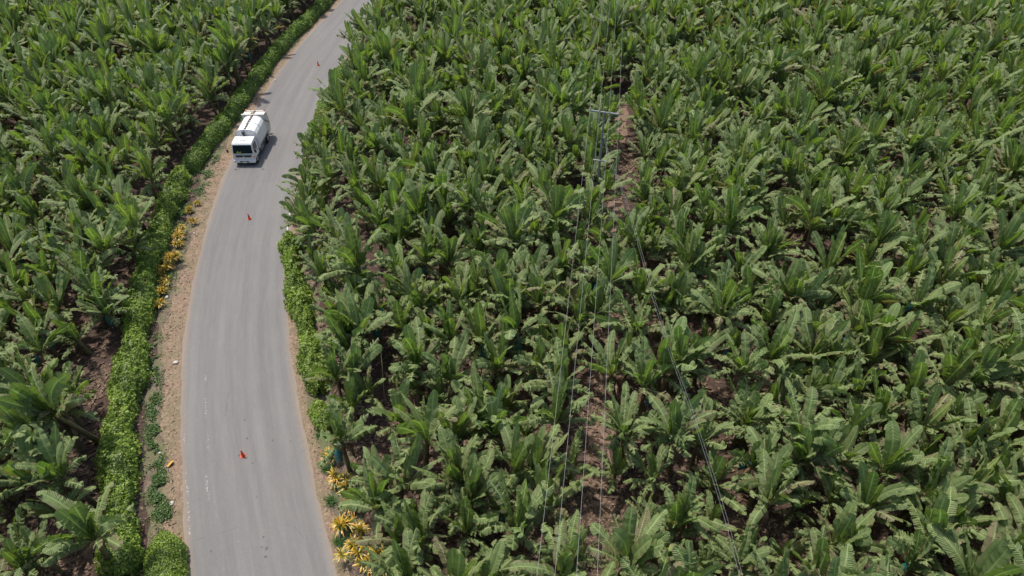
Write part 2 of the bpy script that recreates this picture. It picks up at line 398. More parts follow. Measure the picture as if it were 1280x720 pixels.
pts = [road_pt(0.25 + rg.normal(0, 0.12) if i % 3 else rg.uniform(-3, 3), rg.uniform(48, 62)) for i in range(14)]
M_TAR = simple('tar_spot', (0.07, 0.068, 0.066), 0.7)
flecks('tar_spots', pts, M_TAR, 0.09, 0.0235, rg)

# dirt lane below the power line
lane = [G(778, 120), G(773, 170), G(769, 250), (G(762, 400)), G(752, 510), G(742, 640)]
def ribbon(name, pts, wd, mat, z):
    P = []; pts = np.array(pts); t = np.linspace(0, len(pts) - 1, 60)
    P = np.stack([np.interp(t, range(len(pts)), pts[:, 0]), np.interp(t, range(len(pts)), pts[:, 1])], 1)
    T = np.gradient(P, axis=0); T /= np.linalg.norm(T, axis=1)[:, None]; Nn = np.stack([T[:, 1], -T[:, 0]], 1)
    V = []
    for i in range(60):
        a = wd * (1 + 0.2 * math.sin(i * 1.3)); b = wd * (1 + 0.2 * math.sin(i * 0.9 + 2))
        V += [(P[i, 0] - Nn[i, 0] * a, P[i, 1] - Nn[i, 1] * a, z), (P[i, 0] + Nn[i, 0] * b, P[i, 1] + Nn[i, 1] * b, z)]
    o = link(name, mesh_np(name, V, [(2 * i, 2 * i + 1, 2 * i + 3, 2 * i + 2) for i in range(59)], mat, smooth=False)); o['kind'] = 'structure'
ribbon('path', lane, 0.75, M_LANE, 0.006)

# ------------------------------------------------------------------ banana plants
def leaf(rng, length, width, e0, droop, az, torn, fold, young, dry, N_=20, NC=4, roll=0.0, rnd=0.0, base=(0, 0, 2.6), twist=0.0, burnt=0.0):
    """one banana leaf: petiole, midrib curve and two half blades torn into groups; returns V, F, C, UV"""
    s = np.linspace(0, 1, N_ + 1)
    el = e0 - droop * s ** 1.6; a = az + twist * s
    d = np.stack([np.cos(el) * np.cos(a), np.cos(el) * np.sin(a), np.sin(el)], 1)
    P = np.zeros((N_ + 1, 3)); P[1:] = np.cumsum((d[1:] + d[:-1]) / 2 * (length / N_), 0); P += np.array(base)
    S = np.stack([-np.sin(a), np.cos(a), np.zeros(N_ + 1)], 1)
    Nn = np.cross(d, S); Nn[Nn[:, 2] < -0.2] *= 1
    rl = roll * s
    S2 = S * np.cos(rl)[:, None] + Nn * np.sin(rl)[:, None]; N2 = -S * np.sin(rl)[:, None] + Nn * np.cos(rl)[:, None]
    S, Nn = S2, N2
    t = np.clip((s - 0.13) / 0.87, 0, 1)
    lo_, hi_ = np.clip(t / 0.20, 0, 1), np.clip((1 - t) / 0.20, 0, 1)
    prof = np.sqrt(1 - (1 - lo_) ** 2) * np.sqrt(np.maximum(1 - (1 - hi_) ** 2, 0)) * (1 - 0.16 * (2 * t - 0.85) ** 2)
    prof[s < 0.13] = 0; hw = np.maximum(prof * width / 2, 0.035)
    hw[-1] = 0.04
    cg = rng.normal(0, 0.017, N_ + 1); cg[0] = 0
    V = []; Fc = []; C = []; UV = []; cnt = 0
    fr = np.linspace(0, 1, NC + 1)
    fr = np.concatenate([[0, 0.115], fr[1:]]) if NC >= 3 else fr
    for side in (-1, 1):
        cuts = [0]
        i = int(rng.integers(2, 5))
        while i < N_:
            if rng.uniform() < torn: cuts.append(i)
            i += int(rng.integers(1, 3))
        cuts.append(N_)
        for g0, g1 in zip(cuts[:-1], cuts[1:]):
            if g1 <= g0: continue
            ph0 = fold + rng.normal(0, 0.07 + 0.36 * torn); curl = rng.uniform(0.25, 0.75) + 0.6 * torn * rng.uniform()
            sh = rng.uniform(0.95, 1.03) if torn > 0.2 else 1.0
            idx = np.arange(g0, g1 + 1); m = len(idx); cen_ = idx.mean(); half = max((m - 1) / 2, 0.5)
            gap = torn * rng.uniform(0.02, 0.16)
            for q in range(m):
                i = idx[q]; h = hw[i] * (sh if 1 < i < N_ - 1 else 1)
                pos = P[i].copy(); lastf = 0
                rel = (i - cen_) / half
                for f in fr:
                    df = f - lastf; lastf = f
                    ph = ph0 - curl * f
                    pos = pos + h * df * (math.cos(ph) * side * S[i] + math.sin(ph) * Nn[i])
                    sw = d[i] * (0.16 * h * f * f) - d[i] * rel * gap * f * f * (length / N_) * 0.9
                    V.append(pos + sw + Nn[i] * cg[i] * min(1.0, f * 2))
                    UV.append((s[i] * length, f))
                    C.append((young, dry + burnt * rng.uniform(0, 1) * 0, rnd))
            nf = len(fr)
            for q in range(m - 1):
                for j in range(nf - 1):
                    a0 = cnt + q * nf + j
                    Fc.append((a0, a0 + 1, a0 + nf + 1, a0 + nf) if side > 0 else (a0, a0 + nf, a0 + nf + 1, a0 + 1))
            cnt += m * nf
    return V, Fc, C, UV
def plant_crown(seed, nleaf=11, stem=2.6, LL=2.1, lod=0, lean=1.0):
    rng = np.random.default_rng(seed)
    V = []; Fc = []; C = []; UV = []
    N_, NC = ((26, 3), (11, 2))[lod]
    az = rng.uniform(0, 6.28); prn = rng.uniform()
    for i in range(nleaf):
        q = i / (nleaf - 1)                      # 0 youngest .. 1 oldest
        az += 2.4 + rng.normal(0, 0.6)
        e0 = math.radians(85 - 47 * q ** 0.95 + rng.normal(0, 10)); dr = math.radians(10 + 70 * q + rng.normal(0, 20))
        dr = max(dr, 0.03)
        L = LL * (0.80 + 0.28 * math.sin(math.pi * min(1, q + 0.25)) + rng.normal(0, 0.10)); Wd = rng.uniform(0.50, 0.68) * LL / 2.55
        torn = min(0.97, max(0.0, 0.18 + 1.0 * q + rng.normal(0, 0.15))) if i > 0 else 0.0
        fold = rng.normal(0.42 - 0.55 * q, 0.16)
        yg = max(0, min(1, 0.95 - 1.6 * q + rng.normal(0, 0.12))); dry = max(0, min(1, rng.normal(0.08 + 0.16 * q * q, 0.10)))
        if q > 0.5 and rng.uniform() < 0.26: dry = rng.uniform(0.35, 1.0)
        if rng.uniform() < 0.05: yg = 1.15
        v, f, c, u = leaf(rng, L, Wd, e0, dr, az, torn, fold, yg, dry, N_, NC, rng.normal(0, 0.8), prn + 0.03 * rng.normal(), (0.05 * math.cos(az), 0.05 * math.sin(az), stem - 0.32 * q), rng.normal(0, 0.35))
        k0 = len(V); V += v; C += c; UV += u; Fc += [tuple(x + k0 for x in ff) for ff in f]
    # rolled spear leaf
    if rng.uniform() < 0.6:
        k0 = len(V); hgt = LL * rng.uniform(0.5, 0.8); tx, ty = rng.normal(0, 0.12, 2)
        for j in range(6):
            z = j / 5; r = (0.05 + 0.05 * math.sin(z * 2.6)) * (1 - z ** 5)
            for q in range(6):
                a = q / 6 * 6.283; V.append((r * math.cos(a) + tx * z * z, r * math.sin(a) + ty * z * z, stem - 0.1 + z * hgt)); C.append((1.2, 0, prn)); UV.append((z, 0.3))
        for j in range(5):
            for q in range(6): Fc.append((k0 + j * 6 + q, k0 + j * 6 + (q + 1) % 6, k0 + j * 6 + 6 + (q + 1) % 6, k0 + j * 6 + 6 + q))
    return np.array(V), np.array(Fc), np.array(C), np.array(UV)
def stem_mesh(seed, stem=2.6):
    rng = np.random.default_rng(seed); V = []; Fc = []; n = 9; K = 7
    for j in range(K):
        z = j / (K - 1) * stem; r = 0.15 - 0.06 * j / (K - 1)
        for q in range(n):
            a = q / n * 6.283; rr = r * (1 + 0.12 * math.sin(3 * a + j)); V.append((rr * math.cos(a), rr * math.sin(a), z))
    for j in range(K - 1):
        for q in range(n): Fc.append((j * n + q, j * n + (q + 1) % n, j * n + n + (q + 1) % n, j * n + n + q))
    return mesh_np('pseudostem', V, Fc, M_STEM)
def dead_mesh(seed, stem=2.6):
    """dry leaves hanging round the stem"""
    rng = np.random.default_rng(seed + 50); V = []; Fc = []
    for i in range(5):
        a = rng.uniform(0, 6.28); L = rng.uniform(0.9, 1.7); z0 = stem - rng.uniform(0.25, 0.5); out = rng.uniform(0.25, 0.55); k0 = len(V); wd = rng.uniform(0.06, 0.16)
        for j in range(7):
            t = j / 6; r = 0.12 + out * math.sin(t * 1.9); z = z0 + 0.15 * math.sin(t * 3) - L * t
            z = max(z, 0.08); wj = wd * (0.5 + math.sin(t * 3.1)) * rng.uniform(0.7, 1.3)
            for sgn in (-1, 1):
                V.append((r * math.cos(a) - sgn * wj * math.sin(a + 0.6 * t), r * math.sin(a) + sgn * wj * math.cos(a + 0.6 * t), z))
        for j in range(6): Fc.append((k0 + 2 * j, k0 + 2 * j + 1, k0 + 2 * j + 3, k0 + 2 * j + 2))
    return mesh_np('dry_leaves', V, Fc, M_DEAD)
def bag_mesh(seed, mat, stem=2.6):
    rng = np.random.default_rng(seed + 90); V = []; Fc = []; n = 12; K = 9; top = stem - 0.18; ln = rng.uniform(0.85, 1.1)
    for j in range(K):
        t = j / (K - 1); r = (0.05, 0.13, 0.19, 0.22, 0.235, 0.23, 0.215, 0.20, 0.185)[j]
        for q in range(n):
            a = q / n * 6.283; rr = r * (1 + 0.16 * math.sin(5 * a + 1.3 * j) * t + 0.05 * rng.normal()); V.append((0.42 + 0.06 * t + rr * math.cos(a), rr * math.sin(a), top - ln * t))
    for j in range(K - 1):
        for q in range(n): Fc.append((j * n + q, j * n + n + q, j * n + n + (q + 1) % n, j * n + (q + 1) % n))
    # stalk the bunch hangs from
    k0 = len(V)
    for j in range(4):
        t = j / 3
        for q in range(5):
            a = q / 5 * 6.283; V.append((0.42 * math.sin(t * 1.57) + 0.035 * math.cos(a), 0.035 * math.sin(a), stem + 0.0 + 0.12 * math.sin(t * 3.14) - 0.15 * t))
    for j in range(3):
        for q in range(5): Fc.append((k0 + j * 5 + q, k0 + j * 5 + (q + 1) % 5, k0 + j * 5 + 5 + (q + 1) % 5, k0 + j * 5 + 5 + q))
    return mesh_np('fruit_bag', V, Fc, mat)

NP = 14
protos = []
for i in range(NP):
    rr = np.random.default_rng(200 + i)
    st = [2.7, 2.4, 2.9, 2.6, 3.0, 2.5, 2.2, 2.8, 2.6, 2.9, 2.4, 2.7, 1.3, 1.7][i]
    LL = [2.5, 2.7, 2.35, 2.65, 2.75, 2.4, 2.35, 2.7, 2.55, 2.35, 2.65, 2.5, 1.9, 2.1][i]
    nl = int(rr.integers(14, 19)) if i < 12 else 11
    v, f, c, u = plant_crown(300 + i, nl, st, LL)
    protos.append(dict(st=st, LL=LL, crown=mesh_np('leaves', v, f, M_LEAF, c, u), stem=stem_mesh(i, st), dead=dead_mesh(i, st) if i < 12 else None,
                       bag=bag_mesh(i, M_BAG, st) if i < 12 else None, bagb=bag_mesh(i, M_BAGB, st) if i < 12 else None,
                       hi=(v, f, c, u), lo=plant_crown(300 + i, nl, st, LL, lod=1)))

# hedges (centre lines, photo pixels at mid height)
HL_low = [(156, 722), (150, 690), (150, 655), (149, 600), (148, 540), (156, 500), (164, 460), (170, 420), (174, 385), (180, 350), (192, 312), (201, 282), (212, 255), (223, 228), (231, 214)]
HL_up = [(233, 212), (249, 192), (264, 171), (285, 146), (305, 118), (332, 80), (357, 50), (387, 22), (405, 3), (425, -18)]
HR_low = [(362, 296), (364, 320), (368, 350), (372, 372), (381, 402), (387, 430), (393, 458), (399, 490)]
HR_up = [(392, 178), (399, 158), (409, 132), (424, 98), (436, 82)]
def poly_w(pp, z=0.5): return np.array([G(a, b, z) for a, b in pp])
hedge_lines = [(poly_w(HL_low), 1.75), (poly_w(HL_up), 1.9), (poly_w(HR_low), 1.6), (poly_w(HR_up), 1.5)]
def dist_poly(p, P):
    a = P[:-1]; b = P[1:]; ab = b - a; t = np.clip(((p - a) * ab).sum(1) / (ab * ab).sum(1), 0, 1)
    return float(np.sqrt((((a + t[:, None] * ab) - p) ** 2).sum(1)).min())
gaps = [(775, 205, 1.7), (770, 240, 1.3), (785, 385, 1.5), (815, 450, 1.7), (752, 668, 1.5), (745, 505, 1.5), (565, 480, 1.2), (590, 520, 1.0), (105, 480, 1.8), 
        (670, 545, 1.2), (700, 440, 1.4), (730, 330, 1.2), (700, 355, 1.2), (680, 345, 1.0), (700, 640, 1.2), (935, 545, 1.0), (10, 320, 1.2), (620, 600, 1.2), (1270, 590, 1.3), (1045, 375, 1.0), (190, 205, 1.0)]
gapw = [(G(a, b), r * 0.8) for a, b, r in gaps]
lanew = np.array(lane)
pinned = [  # crown pixel x, y, proto, leaf scale
    (108, 668, 4, 1.08), (30, 600, 1, 1.05), (426, 548, 7, 1.0), (416, 222, 6, 0.95), (402, 288, 3, 0.9), (412, 262, 13, 1.0), (392, 318, 12, 1.05), (404, 240, 12, 1.0), (424, 300, 9, 1.0), (505, 520, 0, 0.97)]
plants = []
for (a, b, p, s) in pinned:
    g = G(a, b, protos[p]['st'] * s + 0.3); plants.append([g[0], g[1], p, s, True])
rg = np.random.default_rng(21)
PITCH = 1.95
def side_ok(x, y):
    u, s = road_uv(x, y)
    dh = [dist_poly(np.array([x, y]), P) for P, _ in hedge_lines]
    if u < 0:
        lim = 5.9
        if -u < lim: return False
        if dh[0] < 0.9 or dh[1] < 1.1: return False
        if y < 22 and -u < 7.6: return False
    else:
        lim = 4.7
        if y < 27: lim = 5.7
        if 42 < y < 58: lim = 4.8
        if 58 < y < 79: lim = 6.2
        if u < lim: return False
        if dh[2] < 1.05 or dh[3] < 1.3: return False
    return True
row = 0
y = 6.0
while y < 142:
    xw = 24 + y * 1.02
    nx = int(2 * xw / PITCH)
    for i in range(nx + 1):
        x = -xw + (i + 0.5 * (row % 2)) * PITCH + rg.normal(0, 0.55); yy = y + rg.normal(0, 0.52)
        p = int(rg.integers(0, 12)) if rg.uniform() > 0.15 else int(rg.integers(12, 14)); sc = float(np.clip(rg.normal(0.98, 0.15), 0.68, 1.28))
        if not side_ok(x, yy): continue
        if 0 < road_uv(x, yy)[0] < 7 and yy > 42: sc = min(sc, 0.88)
        if any((x - g[0]) ** 2 + (yy - g[1]) ** 2 < r * r for g, r in gapw): continue
        if dist_poly(np.array([x, yy]), lanew) < (1.3 if yy > 40 else 0.6): continue
        if any(q[4] and (q[0] - x) ** 2 + (q[1] - yy) ** 2 < 4.4 for q in plants[:len(pinned)]): continue
        plants.append([x, yy, p, sc, False, row])
    y += PITCH * 0.92; row += 1
for yy in list(np.arange(43.5, 58, 1.25)) + list(np.arange(80, 118, 1.8)):
    k_ = int(np.argmin(np.abs(CL[:, 1] - yy))); p_ = CL[k_] + NR[k_] * (4.75 + rg.uniform(-0.15, 0.35))
    if dist_poly(p_, hedge_lines[3][0]) > 1.0 and dist_poly(p_, hedge_lines[2][0]) > 0.8: plants.append([p_[0], p_[1], int(rg.integers(12, 14)), float(rg.uniform(0.85, 1.15)), False, int(round((yy - 6.0) / (PITCH * 0.92)))])
inf = []
for q in plants:
    st = protos[q[2]]['st'] * q[3]; a, b, zc = PX(q[0], q[1], st + 0.6)
    q.append((a, b, zc)) if len(q) == 6 else (q.append(-1), q.append((a, b, zc)))
    r = F * 1.5 / zc
    if -r < a < 1280 + r and -r < b < 720 + r: inf.append(q)
vis = sorted(inf, key=lambda q: q[6][2])
near = vis[:298]; nearid = {id(q) for q in near}
far = [q for q in plants if id(q) not in nearid]
print('plants', len(plants), 'in frame', len(inf), 'far', len(far))
# readable labels: field, row from the bottom, place from the road
def ordn(n):
    w_ = ['first', 'second', 'third', 'fourth', 'fifth', 'sixth', 'seventh', 'eighth', 'ninth', 'tenth', 'eleventh', 'twelfth', 'thirteenth', 'fourteenth', 'fifteenth', 'sixteenth', 'seventeenth', 'eighteenth', 'nineteenth', 'twentieth']
    if n <= 20: return w_[n - 1]
    return 'twenty ' + w_[n - 21] if n < 30 else 'thirtieth' if n == 30 else 'thirty ' + w_[n - 31]
for q in near: q.append('left' if road_uv(q[0], q[1])[0] < 0 else 'right')
bagset = {}
rg = np.random.default_rng(33)
wanted_bag = [(465, 420), (520, 415), (665, 580), (755, 262), (795, 270), (1165, 612), (432, 548), (905, 320), (660, 575), (240, 95), (25, 340)]
for q in near: q.append(q[2] < 12 and rg.uniform() < 0.24)
for (a, b) in wanted_bag:
    c = min(near, key=lambda q: (q[6][0] - a) ** 2 + (q[6][1] - b) ** 2 if q[2] < 12 else 9e9); c[8] = True
lab = {}
for side in ('left', 'right'):
    S_ = [q for q in near if q[7] == side]
    rows = {}
    for q in S_:
        rr_ = q[5] if q[5] >= 0 else int(round((q[1] - 6.0) / (PITCH * 0.92)))
        rows.setdefault(rr_, []).append(q)
    for n, rk in enumerate(sorted(rows)):
        rw = sorted(rows[rk], key=lambda q: abs(road_uv(q[0], q[1])[0]))
        for m_, q in enumerate(rw):
            look = 'small banana plant' if q[2] >= 12 else ('bagged banana plant' if q[8] else ('broad banana plant' if q[3] > 1.1 else 'banana plant'))
            lab[id(q)] = '%s in %s field, %s row from bottom, %s from road' % (look, side, ordn(n + 1), ordn(m_ + 1))
first = {}
for q in near:
    x, yy, p, sc = q[:4]; pr_ = protos[p]
    r = rg
    root = empty('banana_plant', (x, yy, 0), float(r.uniform(0, 6.28)))
    root.scale = (sc * r.uniform(0.95, 1.08), sc * r.uniform(0.95, 1.08), sc * r.uniform(0.92, 1.1))
    ln_ = 0.03 if abs(road_uv(x, yy)[0]) < 6.5 else 0.10
    root.rotation_euler = (r.normal(0, ln_), r.normal(0, ln_), root.rotation_euler[2])
    tag(root, lab[id(q)], 'banana plant', 'banana plants in the plantation rows')
    link('leaves', pr_['crown'], root); link('pseudostem', pr_['stem'], root)
    if pr_['dead'] and r.uniform() < 0.8: link('dry_leaves', pr_['dead'], root)
    if q[8]: link('fruit_bag', pr_['bag'] if r.uniform() < 0.88 else pr_['bagb'], root)
    first[id(q)] = root
# the far rows: one object
VV = []; FF = []; CC = []; UU = []; MI = []; k0 = 0
def add_far(v, f, c, u, mi):
    global k0
    VV.append(v); FF.append(f + k0); CC.append(c); UU.append(u); MI.append(np.full(len(f), mi)); k0 += len(v)
for q in far:
    x, yy, p, sc = q[:4]; hi_q = -120 < q[6][0] < 1400 and -60 < q[6][1] < 800 and q[6][2] < 72; a = rg.uniform(0, 6.28); R_ = np.array([[math.cos(a), -math.sin(a), 0], [math.sin(a), math.cos(a), 0], [0, 0, 1]])
    pr_ = protos[p]; v, f, c, u = pr_['hi' if hi_q else 'lo']
    T_ = np.array([x, yy, 0]); c = c.copy(); c[:, 2] += rg.uniform(); sv = sc * np.array([1, 1, rg.uniform(0.92, 1.1)])
    tl = Matrix.Rotation(rg.normal(0, 0.10), 3, 'X') @ Matrix.Rotation(rg.normal(0, 0.10), 3, 'Y')
    R_ = R_ @ np.array(tl)
    add_far((v * sv) @ R_.T + T_, f, c, u, 0)
    st = pr_['st']; n = 6; V = np.array([[r_ * math.cos(j / n * 6.283), r_ * math.sin(j / n * 6.283), z] for z, r_ in ((0, 0.15), (st, 0.09)) for j in range(n)])
    add_far((V * sv) @ R_.T + T_, np.array([(j, (j + 1) % n, n + (j + 1) % n, n + j) for j in range(n)]), np.tile([0.0, 1.0, 0.5], (2 * n, 1)), np.tile([0.5, 0.9], (2 * n, 1)), 1)
    if p < 12 and rg.uniform() < 0.22:
        V = np.array([[0.42 + r_ * math.cos(j / n * 6.283), r_ * math.sin(j / n * 6.283), st - z] for z, r_ in ((0.15, 0.06), (0.4, 0.2), (1.15, 0.2)) for j in range(n)])
        add_far((V * sv) @ R_.T + T_, np.array([(i * n + j, i * n + n + j, i * n + n + (j + 1) % n, i * n + (j + 1) % n) for i in range(2) for j in range(n)]), np.tile([0.0, 0, 0.5], (3 * n, 1)), np.tile([0.5, 0.9], (3 * n, 1)), 2)
fo = link('banana_plantation', mesh_np('banana_plantation', np.concatenate(VV), np.concatenate(FF), [M_LEAF, M_STEM, M_BAG], np.concatenate(CC), np.concatenate(UU), mi=np.concatenate(MI)))
tag(fo, 'mass of small far banana plants filling both fields toward the top of the photo', 'banana plants', kind='stuff')

# leaf litter on the plantation floor
def litter(name, n, sampler, mat, rng, Lr=(0.15, 0.6), Wr=(0.03, 0.10)):
    V = np.zeros((n, 8, 3)); Fq = np.zeros((n, 3, 4), int)
    for i in range(n):
        x, y_ = sampler(); a = rng.uniform(0, 6.28); L = rng.uniform(*Lr); wd = rng.uniform(*Wr); zz = 0.02
        ca, sa = math.cos(a), math.sin(a); tlt = rng.normal(0, 0.25)
        for j in range(4):
            t = j / 3; z = zz + 0.07 * rng.uniform() + abs(tlt) * 0.1 * t; ww = wd * (0.4 + math.sin(t * 3.0)); cxo = L * (t - 0.5); cyo = 0.15 * L * math.sin(t * 2.5 + a)
            for s_, sg in enumerate((-1, 1)):
                lx, ly = cxo, cyo + sg * ww
                V[i, 2 * j + s_] = (x + ca * lx - sa * ly, y_ + sa * lx + ca * ly, z + sg * ww * tlt)
        for j in range(3): Fq[i, j] = (8 * i + 2 * j, 8 * i + 2 * j + 1, 8 * i + 2 * j + 3, 8 * i + 2 * j + 2)
    return link(name, mesh_np(name, V.reshape(-1, 3), Fq.reshape(-1, 4), mat, smooth=False))
lr = np.random.default_rng(8)
M_LIT = []
def litmat():
    m, ns, ls, bs = newmat('fallen_leaf')
    geo = ns.new('ShaderNodeNewGeometry'); f = noise(ns, ls, geo.outputs['Position'], 8.0, 3, 0.8)
    c = ramp(ns, ls, f, [(0.3, (0.03, 0.018, 0.012)), (0.48, (0.075, 0.046, 0.030)), (0.60, (0.19, 0.130, 0.085)), (0.72, (0.44, 0.34, 0.24))])
    ls.new(c, bs.inputs['Base Color']); bs.inputs['Roughness'].default_value = 0.9; return m
M_LITTER = litmat()
def samp_field():
    while True:
        a, b = lr.uniform(-20, 1300), lr.uniform(60, 760) ** 1.0; g = G(a, b); u, s = road_uv(*g)
        if u < -8.0 or u > 5.6: return g
lo = litter('leaf_litter', 21000, samp_field, M_LITTER, lr); tag(lo, 'brown dead leaf litter strewn between the banana stems', 'leaf litter', kind='stuff')
def samp_gap():
    g, r = gapw[int(lr.integers(len(gapw)))]; a = lr.uniform(0, 6.28); q = r * 1.25 * math.sqrt(lr.uniform()); return g[0] + q * math.cos(a), g[1] + q * math.sin(a)
lo = litter('dry_leaf_pile', 4200, samp_gap, M_LITTER, lr, (0.2, 0.8), (0.04, 0.12)); tag(lo, 'pale dry leaf scraps heaped in the bare clearings between banana plants', 'leaf litter', kind='stuff')
def samp_verge():
    s = lr.uniform(22, 130); return road_pt(-lr.uniform(3.7, 6.6) if lr.uniform() < 0.7 else lr.uniform(3.7, 5.2), s)
lo = litter('verge_litter', 4500, samp_verge, simple('pale_straw', (0.34, 0.26, 0.17), 0.9, scale=4, col2=(0.14, 0.09, 0.055)), lr, (0.06, 0.22), (0.01, 0.035)); tag(lo, 'scraps of dry leaf scattered on the sandy verges beside the asphalt', 'leaf litter', kind='stuff')

# ------------------------------------------------------------------ hedges
def foliage(rng, surf, n, size, normal_jit=0.8):
    """leaf quads on points given by surf(rng)->(p, nrm, shade)"""
    V = np.zeros((n, 4, 3)); C = np.zeros((n, 4, 3))
    for i in range(n):
        p, nr, sh = surf(rng)
        nr = Vector(nr) + Vector(rng.normal(0, normal_jit, 3)); nr.normalize()
        t = nr.orthogonal().normalized(); t.rotate(Matrix.Rotation(rng.uniform(0, 6.28), 3, nr)); b = nr.cross(t)
        L = size * rng.uniform(0.7, 1.4); W_ = L * rng.uniform(0.38, 0.55)
        p = Vector(p)
        V[i] = [p - t * L, p + b * W_ + nr * 0.1 * L, p + t * L, p - b * W_ + nr * 0.1 * L]
        C[i, :, 0] = max(0, min(1, sh + rng.normal(0, 0.2))); C[i, :, 1] = 0.8 if rng.uniform() < 0.012 else 0; C[i, :, 2] = rng.uniform()
    return mesh_np('foliage', V.reshape(-1, 3), np.arange(4 * n).reshape(-1, 4), None, C.reshape(-1, 3), smooth=False) if False else (V.reshape(-1, 3), np.arange(4 * n).reshape(-1, 4), C.reshape(-1, 3))
def lump(x, y, sc=1.0): return math.sin(x * 2.3 * sc + 1.3 * math.sin(y * 1.9 * sc)) * math.sin(y * 2.1 * sc + 0.7 + math.sin(x * 1.3 * sc))
def hedge(name, line, width, height, n, label, mat, rng, lumpy=0.3, size=0.085, boxy=2.4):
    root = empty(name, (line[0][0], line[0][1], 0)); tag(root, label, 'hedge')
    P = np.array(line); seg = np.concatenate([[0], np.cumsum(np.linalg.norm(np.diff(P, axis=0), axis=1))])
    T = np.gradient(P, axis=0)
    def frame(s):
        x = np.interp(s, seg, P[:, 0]); y = np.interp(s, seg, P[:, 1]); tx = np.interp(s, seg, T[:, 0]); ty = np.interp(s, seg, T[:, 1]); l = math.hypot(tx, ty); return x, y, ty / l, -tx / l
    def shape(s, th, depth=0):
        x, y, nx, ny = frame(s); ends = min(1, (min(s, seg[-1] - s) + 0.05) / (0.55 * width)) ** 0.5
        c, sn = math.cos(th), math.sin(th); e = 2 / boxy
        l1 = 1 + lumpy * (0.6 * lump(s, th * 2) + 0.4 * lump(s * 2.7, th * 4 + 3)) * 0.5
        wv = 1 + 0.12 * math.sin(s * 0.9 + 1) * lumpy / 0.3
        lat = (width / 2) * abs(c) ** e * (1 if c > 0 else -1) * ends * l1 * wv * (1 - depth)
        z = max(0.03, height * (abs(sn) ** e) * (0.6 + 0.4 * ends) * l1 * (1 - depth))
        return (x + nx * lat, y + ny * lat, z), (nx * c, ny * c, sn), l1
    def surf(rng):
        s = rng.uniform(0, seg[-1]); th = math.acos(rng.uniform(-1, 1)) if rng.uniform() < 0.6 else rng.uniform(0, math.pi)
        p, nr, l1 = shape(s, th, abs(rng.normal(0, 0.07)) - 0.05)
        return (p[0] - line[0][0], p[1] - line[0][1], p[2]), nr, 0.5 + 0.35 * math.sin(s * 0.63) * math.sin(s * 1.7 + p[0]) + 0.15 * lump(p[0] * 1.7, p[1] * 1.7)
    V, Fq, C = foliage(rng, surf, n, size)
    link('foliage', mesh_np('foliage', V, Fq, mat, C, smooth=False), root)
    # inner twig mass
    b = BM()
    S_ = np.arange(0.2, seg[-1] - 0.1, 0.45)
    for s in S_:
        x, y, nx, ny = frame(s)
        for _ in range(5):
            o1 = rng.uniform(-.3, .3) * width * 0.5; o2 = rng.uniform(-.85, .85) * width * 0.5 * 0.85
            b.cyl((x + nx * o1 - line[0][0], y + ny * o1 - line[0][1], 0), (x + nx * o2 - line[0][0] + rng.normal(0, .12), y + ny * o2 - line[0][1] + rng.normal(0, .12), height * rng.uniform(0.65, 0.88)), 0.022, 0.010, 5, False)
    b.build('stems', M_TWIG, root)
    # dense inner foliage core
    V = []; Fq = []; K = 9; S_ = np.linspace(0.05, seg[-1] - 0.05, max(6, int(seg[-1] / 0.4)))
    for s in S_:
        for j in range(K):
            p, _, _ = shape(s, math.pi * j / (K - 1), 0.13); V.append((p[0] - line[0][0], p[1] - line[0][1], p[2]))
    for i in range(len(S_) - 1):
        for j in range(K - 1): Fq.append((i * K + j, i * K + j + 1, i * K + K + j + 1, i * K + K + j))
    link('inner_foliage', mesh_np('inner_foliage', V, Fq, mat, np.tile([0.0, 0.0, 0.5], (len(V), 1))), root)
    return root
hr = np.random.default_rng(14)
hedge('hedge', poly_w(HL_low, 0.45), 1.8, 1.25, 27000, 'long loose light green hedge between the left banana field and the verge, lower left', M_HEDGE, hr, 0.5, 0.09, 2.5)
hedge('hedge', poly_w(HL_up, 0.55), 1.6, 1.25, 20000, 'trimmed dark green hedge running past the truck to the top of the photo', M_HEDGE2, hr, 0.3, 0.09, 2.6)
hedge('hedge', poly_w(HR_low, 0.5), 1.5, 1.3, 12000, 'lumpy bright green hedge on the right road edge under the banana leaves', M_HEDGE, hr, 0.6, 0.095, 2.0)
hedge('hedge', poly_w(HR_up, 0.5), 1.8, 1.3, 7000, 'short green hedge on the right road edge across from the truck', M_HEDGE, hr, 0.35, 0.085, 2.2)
a_ = G(205, 668, 0.45); b_ = G(210, 790, 0.45)
hedge('clipped_bush', [a_, (a_ + b_) / 2, b_], 1.95, 1.15, 9000, 'clipped rounded bright green bush at the bottom edge left of the road', M_HEDGE, hr, 0.06, 0.060, 2.4)
a_ = G(396, 500, 0.4); b_ = G(407, 540, 0.4)
hedge('low_bush', [a_, (a_ + b_) / 2, b_], 0.95, 0.6, 1300, 'small yellow green bush on right verge between the hedge and the crotons', M_HEDGE, hr, 0.8, 0.085, 2.0)

